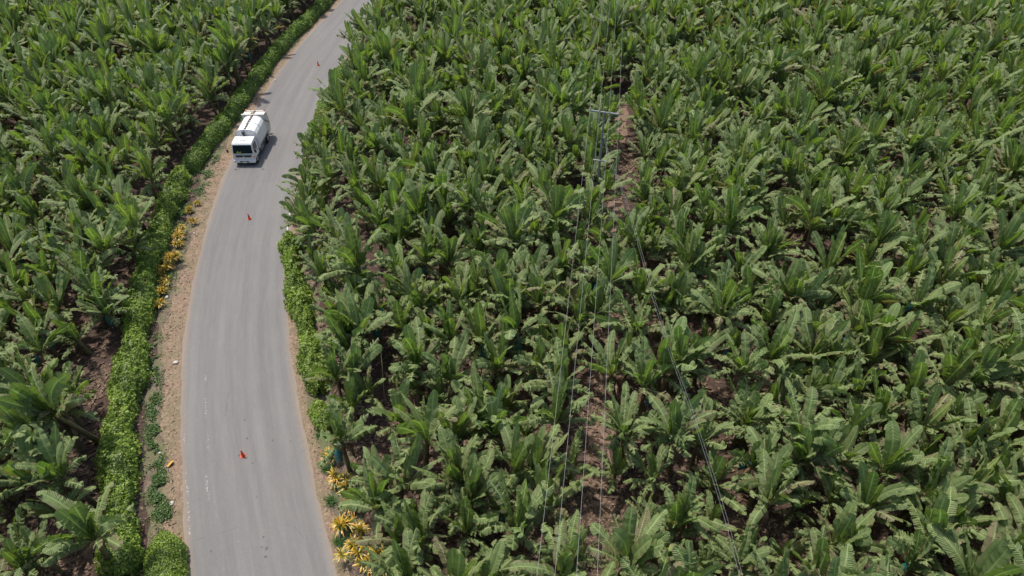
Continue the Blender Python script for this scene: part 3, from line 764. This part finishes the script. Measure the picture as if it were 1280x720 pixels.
# ------------------------------------------------------------------ weeds, grass tufts
def weed_mesh(seed, n, r, size, blade=False):
    rng = np.random.default_rng(seed); V = []; Fq = []; C = []
    for i in range(n):
        a = rng.uniform(0, 6.28); q = r * math.sqrt(rng.uniform()); x, y = q * math.cos(a), q * math.sin(a); k0 = len(V)
        if blade:
            L = size * rng.uniform(0.6, 1.3); b = rng.uniform(0, 6.28); sp = rng.uniform(0.2, 0.9)
            for j in range(4):
                t = j / 3; rr = L * sp * t ** 1.5; z = L * t * (1 - 0.35 * t); wj = 0.018 * (1 - t * 0.85)
                V += [(x * .3 + rr * math.cos(b) - wj * math.sin(b), y * .3 + rr * math.sin(b) + wj * math.cos(b), z), (x * .3 + rr * math.cos(b) + wj * math.sin(b), y * .3 + rr * math.sin(b) - wj * math.cos(b), z)]
                C += [(rng.uniform(), 0, 0)] * 2
            for j in range(3): Fq.append((k0 + 2 * j, k0 + 2 * j + 1, k0 + 2 * j + 3, k0 + 2 * j + 2))
        else:
            z = rng.uniform(0.02, 0.30) * (1 - (q / r) ** 2 * 0.8); nr = Vector(rng.normal(0, 0.6, 3)) + Vector((0, 0, 1)); nr.normalize(); t = nr.orthogonal().normalized(); t.rotate(Matrix.Rotation(rng.uniform(0, 6.28), 3, nr)); b = nr.cross(t)
            L = size * rng.uniform(0.6, 1.3); p = Vector((x, y, z + 0.03))
            V += [tuple(p - t * L), tuple(p + b * L * .45), tuple(p + t * L), tuple(p - b * L * .45)]; sh = rng.uniform(); C += [(sh, 0.6 if rng.uniform() < .04 else 0, 0)] * 4; Fq.append((k0, k0 + 1, k0 + 2, k0 + 3))
    return mesh_np('foliage', V, Fq, M_TUFT if blade else M_WEED, C, smooth=False)
weeds = [weed_mesh(i, 260, 0.55, 0.07) for i in range(3)]; tufts = [weed_mesh(10 + i, 150, 0.45, 0.55, True) for i in range(3)]
# patches of ground cover along the left verge (uncountable sprigs): one object
V = []; Fq = []; C = []
wr = np.random.default_rng(77)
for _ in range(60000):
    a, b = 0, 0
    # clumped areas traced on the verge
    c = [(196, 370, 3, 14), (193, 450, 5, 22), (191, 500, 6, 26), (192, 545, 7, 16), (198, 590, 7, 22), (200, 620, 9, 16), (205, 641, 6, 6), (247, 232, 8, 12), (255, 215, 8, 10), (225, 275, 5, 12), (265, 195, 6, 8),
         (232, 262, 6, 10), (300, 145, 4, 12), (335, 96, 5, 10), (372, 60, 5, 10), (208, 345, 5, 10), (415, 18, 6, 6), (407, 30, 6, 6)][int(wr.integers(18))]
    x, y = G(c[0] + wr.normal(0, c[2] * 0.75), c[1] + wr.normal(0, c[3] * 0.8))
    if _ % 3 == 0: x, y = road_pt(-4.2 - abs(wr.normal(0, 1.2)) - 0.3, wr.uniform(25, 125))
    if lump(x * 1.1, y * 1.1) + 0.5 * lump(x * 3.1, y * 2.7) < (-0.1 if _ % 3 else 0.15): continue
    if road_uv(x, y)[0] > -3.9: continue
    k0 = len(V); z = 0.03 + abs(wr.normal(0, 0.10)); nr = Vector(wr.normal(0, 0.6, 3)) + Vector((0, 0, 1)); nr.normalize(); t = nr.orthogonal().normalized(); t.rotate(Matrix.Rotation(wr.uniform(0, 6.28), 3, nr)); bb = nr.cross(t); L = 0.055 * wr.uniform(0.6, 1.4); p = Vector((x, y, z))
    V += [tuple(p - t * L), tuple(p + bb * L * .5), tuple(p + t * L), tuple(p - bb * L * .5)]; sh = wr.uniform(); C += [(sh, 0.5 if wr.uniform() < .05 else 0, 0)] * 4; Fq.append((k0, k0 + 1, k0 + 2, k0 + 3))
o = link('ground_cover', mesh_np('ground_cover', V, Fq, M_WEED, C, smooth=False)); tag(o, 'low green weeds creeping over the left verge between hedge and asphalt', 'weeds', kind='stuff')
tuft_spots = [(414, 628, 'dark green grass tuft on the right verge between the upper and middle crotons'), (424, 679, 'dark green grass tuft on the right verge beside the lowest crotons'), (409, 588, 'thin grass tuft beside the topmost croton of the right verge'), (490, 690, 'grass tuft behind the lowest right crotons under banana leaves')]
for i, (a, b, l) in enumerate(tuft_spots):
    g = G(a, b); o = link('grass_tuft', tufts[i % 3], None, (g[0], g[1], 0.01), (0, 0, i * 1.3)); tag(o, l, 'grass tuft', 'grass tufts on the right verge'); o.scale = (1.1, 1.1, 0.9)

# ------------------------------------------------------------------ crotons
def croton_mesh(seed):
    rng = np.random.default_rng(seed); V = []; Fq = []; C = []
    for s in range(4):
        sx, sy, sz = rng.normal(0, 0.20, 2).tolist() + [rng.uniform(0.25, 0.6)]
        for i in range(34):
            a = rng.uniform(0, 6.28); e = rng.uniform(0.2, 1.35); L = rng.uniform(0.30, 0.62); k0 = len(V); inner = 1 if e > 1.0 else 0; tone = rng.uniform(0.35, 0.95) if rng.uniform() > 0.38 else 0.08
            for j in range(5):
                t = j / 4; ee = e - 1.3 * t * t * 0.6; r = L * t * math.cos(e * 0.9) ; z = sz + L * (math.sin(e) * t - 0.55 * t * t * math.cos(e)); wj = 0.022 * math.sin(0.35 + t * 2.5)
                for sg in (-1, 1):
                    V.append((sx + r * math.cos(a) - sg * wj * math.sin(a), sy + r * math.sin(a) + sg * wj * math.cos(a), max(0.02, z))); C.append((tone * min(1, 0.25 + t * 1.2), 0, 0))
            for j in range(4): Fq.append((k0 + 2 * j, k0 + 2 * j + 1, k0 + 2 * j + 3, k0 + 2 * j + 2))
    return mesh_np('leaves', V, Fq, M_CROT, C, smooth=True)
def croton_stem(seed):
    rng = np.random.default_rng(seed); b = BM()
    for i in range(4): b.cyl((rng.normal(0, .05), rng.normal(0, .05), 0), (rng.normal(0, .15), rng.normal(0, .15), 0.45), 0.02, 0.012, 6, False)
    o = b.build('stem', M_TWIG); me = o.data; bpy.data.objects.remove(o); return me
CM = [croton_mesh(i) for i in range(4)]; CS = [croton_stem(i) for i in range(2)]
crot_L = [(247, 252), (237, 262), (241, 276), (226, 288), (221, 305), (218, 321), (210, 334), (206, 350), (199, 378), (214, 324), (223, 296), (204, 340), (202, 364)]
crot_R = [(414, 572), (420, 598), (433, 607), (437, 630), (430, 655), (450, 664), (447, 689), (462, 705), (478, 716), (474, 690)]
for i, (a, b) in enumerate(crot_L + crot_R):
    g = G(a, b, 0.35); root = empty('croton', (g[0], g[1], 0), i * 0.9); left = i < len(crot_L)
    n = i if left else i - len(crot_L)
    l = ('yellow croton with strap leaves on the left verge, %s counting from the top' if left else 'yellow orange croton on the right verge beneath bananas, %s counting from the top') % ordn(n + 1)
    tag(root, l, 'croton', 'yellow crotons along the road verges'); s = (0.9, 1.15, 1.0, 0.8)[i % 4] if left else (1.1, 1.3, 0.95, 1.2)[i % 4]
    if left and i in (0, 1, 2): s *= 0.75
    root.scale = (s, s, s)
    link('leaves', CM[i % 4], root); link('stem', CS[i % 2], root)

# ------------------------------------------------------------------ stones and rubbish on the verge
def stone(a, b, r, label, mat=None, name='stone', flat=0.6):
    g = G(a, b); bb = BM(); bb.sphere((0, 0, r * 0.4), r, (1.25, 0.9, flat), 10, 7)
    for v in bb.b.verts: v.co += Vector((math.sin(v.co.y * 31) * r * .12, math.sin(v.co.x * 27 + 1) * r * .12, 0))
    o = bb.build(name, mat or M_STONE, None, smooth=True); o.location = (g[0], g[1], 0.01); o.rotation_euler = (0, 0, a); tag(o, label, name.replace('_', ' ')); return o
stone(220, 454, 0.16, 'pale rounded stone on the sandy left verge halfway up the hedge')
stone(215, 630, 0.13, 'pale flat stone on left verge just above the clipped bush')
stone(209, 372, 0.12, 'small pale stone beside the lowest croton of the left verge')
stone(200, 567, 0.09, 'small pale stone left of the fallen yellow leaf on the verge')
stone(243, 292, 0.09, 'small pale stone near asphalt beside the left crotons')
stone(384, 206, 0.17, 'grey pale rock at right road edge across from the truck')
stone(328, 124, 0.13, 'small stone on the shoulder behind the truck')
stone(344, 101, 0.12, 'small stone on the left shoulder across from the farthest cone')
stone(428, 693, 0.08, 'tiny white stone on the right verge beside the lowest grass tuft')
g = G(213, 581); lf = litter('fallen_leaf', 1, lambda: (0, 0), simple('yellow_leaf', (0.55, 0.33, 0.07), 0.6), np.random.default_rng(2), (0.42, 0.45), (0.13, 0.14)); lf.location = (g[0], g[1], 0.02)
tag(lf, 'single yellow orange fallen leaf lying on the left verge', 'fallen leaf')

# ------------------------------------------------------------------ bamboo props
def prop(a, b, z, a2, b2, label):
    top = G(a, b, z); bot = G(a2, b2, 0); bb = BM(); bb.cyl((0, 0, 0), (top[0] - bot[0], top[1] - bot[1], z), 0.035, 0.028, 8)
    o = bb.build('prop_pole', M_POLE, None, smooth=True); o.location = (bot[0], bot[1], 0); tag(o, label, 'prop pole', 'bamboo props under the banana plants')
prop(476, 438, 2.4, 481, 503, 'thin bare bamboo prop standing beside a bagged banana bunch near the right hedge')
prop(600, 305, 2.3, 596, 360, 'thin bamboo prop leaning in the banana rows right of the road')

# ------------------------------------------------------------------ power line
ZP = 9.6
pt = G(756, 138, ZP); A = G(739, 137, ZP - 0.1); B = G(775, 142, ZP - 0.1)
root = empty('power_pole', (pt[0], pt[1], 0)); tag(root, 'tall grey concrete power pole with a steel crossarm standing among the bananas', 'power pole')
b = BM(); b.cyl((0, 0, 0), (0, 0, ZP + 0.25), 0.13, 0.07, 14); b.build('shaft', M_CONC, root, smooth=False)
dirx = Vector((B[0] - A[0], B[1] - A[1], 0)).normalized(); ang = math.atan2(dirx.y, dirx.x)
Rz = Matrix.Rotation(ang, 3, 'Z'); span = math.hypot(B[0] - A[0], B[1] - A[1])
b = BM(); b.box((0, -0.14, ZP - 0.1), (span + 0.15, 0.09, 0.11)); cr = b.build('crossarm', M_CROSS, root); cr.rotation_euler = (0, 0, ang)
b = BM()
for sgn in (-1, 1): b.cyl((sgn * 0.75, -0.14, ZP - 0.14), (0, -0.10, ZP - 0.85), 0.02, 0.02, 6)
br = b.build('brace', M_CROSS, root); br.rotation_euler = (0, 0, ang)
b = BM(); b.box((0, -0.14, ZP - 4.3), (1.1, 0.08, 0.08)); c2 = b.build('lower_crossarm', M_CROSS, root); c2.rotation_euler = (0, 0, ang)
offs = [-span / 2, -span / 6, span / 6 , span / 2]
ins = []
for k_, of in enumerate(offs):
    b = BM(); b.cyl((of, -0.14, ZP - 0.05), (of, -0.14, ZP + 0.03), 0.03, n=8); b.cyl((of, -0.14, ZP + 0.03), (of, -0.14, ZP + 0.10), 0.065, 0.05, 10); b.cyl((of, -0.14, ZP + 0.10), (of, -0.14, ZP + 0.19), 0.045, 0.03, 10)
    i_ = b.build('insulator', M_PORC, root, smooth=True); i_.rotation_euler = (0, 0, ang)
    v = Rz @ Vector((of, -0.14, 0)); ins.append(np.array([pt[0] + v.x, pt[1] + v.y, ZP + 0.19]))
def wire(name, pts, r, mat, label, cat, loc=None):
    V = []; Fq = []; n = 5; P = np.array(pts); T = np.gradient(P, axis=0)
    for i, p in enumerate(P):
        t = Vector(T[i]).normalized(); a = t.orthogonal().normalized(); c = t.cross(a)
        s_ = Vector((0, 0, 1)).cross(t).normalized(); u_ = t.cross(s_)
        for j in range(n):
            q = j / n * 6.283; V.append(tuple(Vector(p) + s_ * r * math.cos(q) + u_ * r * math.sin(q)))
    for i in range(len(P) - 1):
        for j in range(n): Fq.append((i * n + j, i * n + (j + 1) % n, i * n + n + (j + 1) % n, i * n + n + j))
    o = link(name, mesh_np(name, V, Fq, mat)); return tag(o, label, cat, 'wires of the power line' if cat == 'power wire' else None)
def span_pts(p0, p1, sag, n=40):
    t = np.linspace(0, 1, n)[:, None]; P = p0 * (1 - t) + p1 * t; P[:, 2] -= 4 * sag * (t * (1 - t))[:, 0]; return P
botx = [671, 693, 720, 746]; names = ['leftmost', 'second from left', 'third from left', 'rightmost']
for k_ in range(4):
    tgt = G(botx[k_], 724, ZP - 0.5); p = ins[k_]; d = np.array([tgt[0], tgt[1]]) - p[:2]; e = p[:2] + d * 1.35
    near_ = span_pts(p, np.array([e[0], e[1], ZP + 0.2]), 0.65)
    far_ = span_pts(np.array([p[0] - d[0] * 1.2, p[1] - d[1] * 1.2, ZP + 0.2]), p, 0.9)
    far_top = G(767, -60, ZP); 
    pp = np.concatenate([far_[:-1], near_])
    wire('power_wire', pp, 0.0052, M_WIRE, 'thin silver power wire, %s of four hanging from the crossarm' % names[k_], 'power wire')
# bundled cable that swings to the lower right of the picture
px_ = [(757, 190, 7.6), (778, 240, 6.9), (796, 300, 6.4), (815, 370, 6.1), (838, 445, 6.0), (862, 510, 6.1), (885, 580, 6.3), (905, 645, 6.6), (925, 722, 7.0), (952, 820, 7.4)]
P = np.array([[*G(a, b, z), z] for a, b, z in px_]); t = np.linspace(0, len(P) - 1, 70); P = np.stack([np.interp(t, range(len(P)), P[:, j]) for j in range(3)], 1)
kk = np.array([1, 2, 3, 2, 1]) / 9; P[2:-2] = np.stack([np.convolve(P[:, j], kk, 'valid') for j in range(3)], 1); P[0] = (pt[0], pt[1] - 0.12, 7.8)
wire('bundled_cable', P, 0.008, M_CABLE, 'grey twisted bundled cable curving down from the pole to the bottom right', 'cable')
P2 = P + np.array([0.14, 0, -0.05]); P2[0] = (pt[0] + 0.1, pt[1] - 0.12, 7.7)
wire('guy_cable', P2, 0.004, M_WIRE, 'thin pale cable running alongside the thicker twisted cable', 'cable')
# ------------------------------------------------------------------ traffic cones
M_CONE = simple('orange_cone', (0.78, 0.110, 0.025), 0.45, var=0.3, scale=5)
M_CBASE = simple('cone_base', (0.48, 0.045, 0.018), 0.55, var=0.35, scale=5)
M_BAND = simple('cone_band', (0.62, 0.26, 0.20), 0.35, var=0.2)
def cone(a, b, label, rz, lean=0.0):
    g = G(a, b); root = empty('traffic_cone', (g[0], g[1], 0.02), rz); root.rotation_euler = (lean, lean * 0.6, rz)
    tag(root, label, 'traffic cone', 'orange cones down the middle of the road'); root.scale = (0.74, 0.74, 0.74)
    b_ = BM(); b_.box((0, 0, 0.02), (0.44, 0.44, 0.04)); b_.build('base', M_CBASE, root, bevel=0.012)
    b_ = BM(); b_.cyl((0, 0, 0.041), (0, 0, 0.78), 0.155, 0.030, 24); b_.cyl((0, 0, 0.041), (0, 0, 0.10), 0.185, 0.160, 24); b_.build('cone_body', M_CONE, root, smooth=False)
    b_ = BM(); b_.cyl((0, 0, 0.50), (0, 0, 0.60), 0.0815, 0.0645, 24, False); b_.build('reflective_band', M_BAND, root, smooth=True)
    return root
cone(304, 570, 'orange traffic cone nearest the bottom of the road', 0.4, 0.03)
cone(312, 274, 'orange traffic cone in mid road just below the truck', 0.2, -0.03)
cone(398, 82, 'small distant orange traffic cone beyond the truck near the top', 0.9)

# ------------------------------------------------------------------ refuse truck (local: +y is forward)
M_TW = simple('truck_white', (0.78, 0.78, 0.76), 0.35, scale=2.2, col2=(0.66, 0.65, 0.62), coat=0.3)
M_TC = simple('hopper_cream', (0.72, 0.68, 0.60), 0.5, scale=3, col2=(0.56, 0.50, 0.42))
M_TG, ns, ls, bs = newmat('truck_glass'); bs.inputs['Base Color'].default_value = (0.012, 0.022, 0.026, 1); bs.inputs['Roughness'].default_value = 0.08; bs.inputs['Specular IOR Level'].default_value = 0.6
M_BLK = simple('black_plastic', (0.022, 0.022, 0.024), 0.5, var=0.4)
M_RUB = simple('tyre_rubber', (0.028, 0.027, 0.026), 0.85, var=0.3, bmp=0.3)
M_CHAS = simple('chassis_paint', (0.05, 0.048, 0.046), 0.7, var=0.4)
M_RIM = simple('wheel_rim', (0.42, 0.41, 0.40), 0.5, metal=0.3, var=0.4)
M_LAMP = simple('lamp_lens', (0.72, 0.74, 0.76), 0.15, var=0.1)
M_AMB = simple('amber_lens', (0.75, 0.22, 0.03), 0.25, var=0.1)
M_RED = simple('red_lens', (0.45, 0.02, 0.015), 0.25, var=0.1)
M_GREYP = simple('grey_metal', (0.22, 0.22, 0.22), 0.5, metal=0.3, var=0.3)
M_RUST = simple('rusty_steel', (0.17, 0.10, 0.07), 0.75, var=0.4, scale=6)
M_PLATE = simple('plate_white', (0.7, 0.7, 0.66), 0.4, var=0.1)
M_HIVIS = simple('hivis_fabric', (0.50, 0.62, 0.03), 0.8, var=0.3, scale=9)
fb = G(303, 209); rb_ = road_uv(*fb)
# heading follows the road towards the camera
i_ = int(np.argmin(((CL - fb) ** 2).sum(1))); tdir = -TG[i_]
TL = 6.5
pos = (fb[0] - tdir[0] * TL / 2, fb[1] - tdir[1] * TL / 2)
i2 = int(np.argmin(((CL - np.array(pos)) ** 2).sum(1))); tdir = -TG[i2]
pos = (fb[0] - tdir[0] * TL / 2 + 0.50, fb[1] - tdir[1] * TL / 2)
T = empty('garbage_truck', (pos[0], pos[1], 0.02), math.atan2(tdir[1], tdir[0]) - math.pi / 2 - 0.055); T.scale = (0.94, 0.92, 0.95)
tag(T, 'white compactor garbage truck driving down the road toward the camera', 'truck')
hw = 1.05; yf = TL / 2
b = BM()
for sx in (-0.40, 0.40): b.box((sx, -0.1, 0.72), (0.12, TL - 0.5, 0.2))
for yy in (-2.6, -1.2, 0.2, 1.6): b.box((0, yy, 0.72), (0.7, 0.1, 0.14))
b.build('chassis', M_CHAS, T)
# cab: lofted section with raked windscreen
def cabring(y, zt, wt, zb=0.55, wb=hw):
    return [(-wb, y, zb), (wb, y, zb), (wb, y, 1.35), (wt, y, zt), (-wt, y, zt), (-wb, y, 1.35)]
b = BM()
prof = [(yf, 0.45), (yf + 0.02, 0.9), (yf - 0.02, 1.28), (yf - 0.27, 2.18), (yf - 0.42, 2.32), (yf - 1.62, 2.36), (yf - 1.70, 2.28), (yf - 1.70, 0.62), (yf - 0.95, 0.62), (yf - 0.92, 0.80), (yf - 0.30, 0.80), (yf - 0.28, 0.45)]
b.prism(prof, -hw, hw)
for v in b.b.verts:
    if v.co.z > 1.3: v.co.x *= 1 - 0.075 * (v.co.z - 1.3)
cab = b.build('cab', M_TW, T, bevel=0.05)
def quad_plate(name, pts, th, mat, parent, bevel=0.0):
    """thin solid plate from four corner points"""
    p = [Vector(q) for q in pts]; n = (p[1] - p[0]).cross(p[3] - p[0]).normalized() * th
    b = BM(); a = [b.b.verts.new(q) for q in p]; c = [b.b.verts.new(q + n) for q in p]
    b.b.faces.new(a); b.b.faces.new(c[::-1])
    for i in range(4): b.b.faces.new((a[i], a[(i + 1) % 4], c[(i + 1) % 4], c[i]))
    return b.build(name, mat, parent, bevel=bevel)
def wf(z): return yf - 0.02 - 0.25 * (z - 1.28) / 0.90      # windscreen plane
def hwz(z): return hw * (1 - 0.075 * max(0, z - 1.3))
z0, z1 = 1.33, 2.12
ws = quad_plate('windshield', [(hwz(z0) - 0.09, wf(z0) - 0.01, z0), (-hwz(z0) + 0.09, wf(z0) - 0.01, z0), (-hwz(z1) + 0.10, wf(z1) - 0.01, z1), (hwz(z1) - 0.10, wf(z1) - 0.01, z1)], 0.03, M_TG, cab)
for sx in (-0.45, 0.25):
    b = BM(); b.cyl((sx, wf(1.35) + 0.045, 1.34), (sx + 0.42, wf(1.62) + 0.045, 1.62), 0.012, n=6); b.build('wiper', M_BLK, ws)
for sg in (-1, 1):
    d = BM(); d.box((sg * (hw + 0.004), yf - 0.80, 1.02), (0.02, 1.05, 0.62)); dr = d.build('door', M_TW, cab, bevel=0.006)
    h_ = BM(); h_.box((sg * (hw + 0.028), yf - 1.18, 1.18), (0.03, 0.16, 0.04)); h_.build('handle', M_BLK, dr)
    za, zb = 1.40, 2.05
    p = [(sg * (hwz(za) + 0.003), yf - 0.32, za), (sg * (hwz(za) + 0.003), yf - 1.30, za), (sg * (hwz(zb) + 0.003), yf - 1.30, zb), (sg * (hwz(zb) + 0.003), yf - 0.50, zb)]
    quad_plate('side_window', p if sg < 0 else p[::-1], 0.02 if True else 0, M_TG, cab)
    b = BM(); b.box((sg * 0.80, yf + 0.035, 0.80), (0.34, 0.07, 0.20)); hl = b.build('headlight', M_LAMP, cab, bevel=0.02)
    b = BM(); b.box((sg * 1.01, yf - 0.02, 0.98), (0.10, 0.14, 0.14)); b.build('turn_signal', M_AMB, cab, bevel=0.01)
    m = BM(); m.cyl((sg * hw, yf - 0.15, 1.95), (sg * (hw + 0.30), yf + 0.16, 1.98), 0.014, n=6); m.cyl((sg * (hw + 0.30), yf + 0.16, 1.98), (sg * (hw + 0.30), yf + 0.16, 1.50), 0.014, n=6); ma = m.build('mirror_arm', M_BLK, cab)
    m = BM(); m.box((sg * (hw + 0.31), yf + 0.17, 1.72), (0.19, 0.06, 0.34)); m.build('mirror', M_BLK, ma, bevel=0.02)
b = BM(); b.box((0, yf + 0.03, 1.04), (1.5, 0.05, 0.17)); gr = b.build('grille', M_BLK, cab, bevel=0.01)
b = BM(); b.cyl((0, yf + 0.055, 1.04), (0, yf + 0.075, 1.04), 0.065, n=20); b.build('badge', M_LAMP, gr)
b = BM(); b.box((0, yf + 0.02, 1.20), (1.7, 0.03, 0.05)); b.build('trim_strip', M_GREYP, cab)
b = BM(); b.box((0, yf + 0.07, 0.52), (2.12, 0.16, 0.26)); bp = b.build('bumper', M_TW, T, bevel=0.04)
b = BM(); b.box((0, yf + 0.16, 0.52), (0.9, 0.02, 0.12)); b.build('bumper_vent', M_BLK, bp)
b = BM(); b.box((0, yf + 0.175, 0.47), (0.36, 0.01, 0.15)); b.build('number_plate', M_PLATE, bp)
# hatch & lamps on cab roof, exhaust stack behind the cab
b = BM(); b.box((0, yf - 1.0, 2.375), (0.55, 0.45, 0.05)); b.build('roof_hatch', M_TW, cab, bevel=0.02)
b = BM(); b.cyl((0.15, yf - 1.82, 0.9), (0.15, yf - 1.82, 2.62), 0.07, n=12); b.cyl((0.15, yf - 1.82, 2.50), (0.15, yf - 1.82, 2.74), 0.15, 0.13, 14); b.build('air_intake', M_BLK, T)
b = BM(); b.box((-0.3, yf - 1.84, 1.5), (1.1, 0.16, 1.3)); b.build('equipment_rack', M_GREYP, T, bevel=0.02)
# compactor body: rounded shoulders
def sect(y, zt, ws_=1.12, zb=0.86):
    pr = [(-ws_ + 0.04, zb), (ws_ - 0.04, zb), (ws_, zb + 0.15), (ws_, zt - 0.85), (ws_ - 0.06, zt - 0.48), (ws_ - 0.24, zt - 0.20), (ws_ - 0.52, zt - 0.05), (ws_ - 0.85, zt), (-ws_ + 0.85, zt), (-ws_ + 0.52, zt - 0.05), (-ws_ + 0.24, zt - 0.20), (-ws_ + 0.06, zt - 0.48), (-ws_, zt - 0.85), (-ws_, zb + 0.15)]
    return [(x, y, z) for x, z in pr]
yb0, yb1 = yf - 1.98, yf - 5.05
b = BM(); b.loft([sect(yb0, 2.72, 1.06), sect(yb0 - 0.06, 2.80, 1.10), sect(yb0 - 1.5, 2.82), sect(yb1, 2.82)])
body = b.build('compactor_body', M_TW, T, smooth=False, bevel=0.02)
for yy in (yb0 - 0.08, (yb0 + yb1) / 2, yb1 + 0.05):
    b = BM(); r0 = sect(yy - 0.03, 2.85, 1.15, 0.84); r1 = sect(yy + 0.03, 2.85, 1.15, 0.84); b.loft([r0, r1])
    b.build('body_rib', M_TW, body)
for sg in (-1, 1):
    b = BM(); b.box((sg * 1.128, (yb0 + yb1) / 2, 1.05), (0.05, abs(yb1 - yb0) - 0.2, 0.10)); b.build('side_rail', M_GREYP, body)
    b = BM(); b.box((sg * 0.98, yf - 2.55, 0.66), (0.28, 0.85, 0.38)); b.build('fuel_tank' if sg < 0 else 'toolbox', M_GREYP, T, bevel=0.04)
    b = BM()
    for zz in (0.5, 0.72): b.box((sg * 1.06, yf - 3.45, zz), (0.03, 0.8, 0.07))
    b.build('side_guard', M_GREYP, T)
    b = BM(); b.box((sg * 0.95, yf - 4.78, 1.0), (0.42, 1.15, 0.04)); b.build('mudguard', M_BLK, T)
# hydraulic pipe along the roof
b = BM(); b.cyl((0.08, yb0 + 0.02, 2.80), (0.02, yb0 - 0.6, 2.875), 0.030, n=8); b.cyl((0.02, yb0 - 0.6, 2.875), (0.12, yb0 - 1.8, 2.875), 0.030, n=8); b.cyl((0.12, yb0 - 1.8, 2.875), (-0.02, yb1 - 0.3, 2.90), 0.030, n=8); b.cyl((-0.02, yb0 - 0.5, 2.86), (-0.06, yb1, 2.86), 0.022, n=8)
for k_ in range(6): b.box((0.04, yb0 - 0.3 - 0.5 * k_, 2.85), (0.22, 0.07, 0.07))
b.build('roof_pipe', M_RUST, body)
# tailgate hopper
yt = yb1 - 0.04
b = BM(); b.prism([(yt, 0.72), (yt, 2.72), (yt - 0.15, 2.86), (yt - 0.95, 2.80), (yt - 1.28, 2.45), (yt - 1.42, 1.5), (yt - 1.30, 0.85), (yt - 0.9, 0.55)], -1.08, 1.08)
hop = b.build('hopper', M_TC, T, bevel=0.04)
b = BM(); b.box((0, yt - 0.05, 2.90), (2.30, 0.14, 0.12)); b.box((0, yt - 1.0, 2.84), (2.0, 0.10, 0.10))
b.build('hopper_beam', M_TC, hop)
for sg in (-1, 1):
    b = BM(); b.cyl((sg * 1.14, yt + 0.35, 2.55), (sg * 1.14, yt - 0.85, 1.75), 0.055, n=10); b.cyl((sg * 1.14, yt - 0.85, 1.75), (sg * 1.14, yt - 1.15, 1.55), 0.035, n=10); b.build('hydraulic_ram', M_GREYP, hop)
    b = BM(); b.box((sg * 0.92, yt - 1.05, 2.88), (0.16, 0.16, 0.14)); b.build('beacon', M_AMB if sg > 0 else M_RED, hop, bevel=0.02)
    b = BM(); b.box((sg * 0.9, yt - 1.38, 1.0), (0.2, 0.05, 0.14)); b.build('tail_light', M_RED, hop)
b = BM(); b.box((0, yt - 0.5, 2.87), (0.12, 0.95, 0.10)); b.box((0.1, yt - 0.35, 2.90), (0.30, 0.20, 0.14)); b.build('hopper_valve', M_RUST, hop)
b = BM(); b.box((0, yt - 1.55, 0.50), (1.9, 0.3, 0.05)); b.build('rear_step', M_GREYP, T)
def wheel(x, y, r=0.43, wd=0.26):
    root_ = BM(); root_.cyl((x - wd / 2, y, r), (x + wd / 2, y, r), r, n=28)
    o = root_.build('wheel', M_RUB, T, bevel=0.035)
    sg = 1 if x > 0 else -1
    q = BM(); q.cyl((x + sg * (wd / 2 - 0.01), y, r), (x + sg * (wd / 2 + 0.012), y, r), 0.25, 0.23, 20); q.cyl((x + sg * wd / 2, y, r), (x + sg * (wd / 2 + 0.07), y, r), 0.09, 0.075, 12); q.build('rim', M_RIM, o)
for sx in (-0.93, 0.93): wheel(sx, yf - 0.62 + 0.0)
for sx in (-0.95, -0.66, 0.66, 0.95): wheel(sx, yf - 4.78)
# safety vest on the dashboard, seen through the windscreen: folded cloth pushed against the glass
b = BM(); b.box((0.42, wf(1.42) + 0.028, 1.42), (0.40, 0.012, 0.10)); b.box((0.50, wf(1.52) + 0.026, 1.52), (0.14, 0.012, 0.10)); b.box((0.22, wf(1.48) + 0.026, 1.48), (0.10, 0.012, 0.08))
b.build('vest', M_HIVIS, T, bevel=0.003)
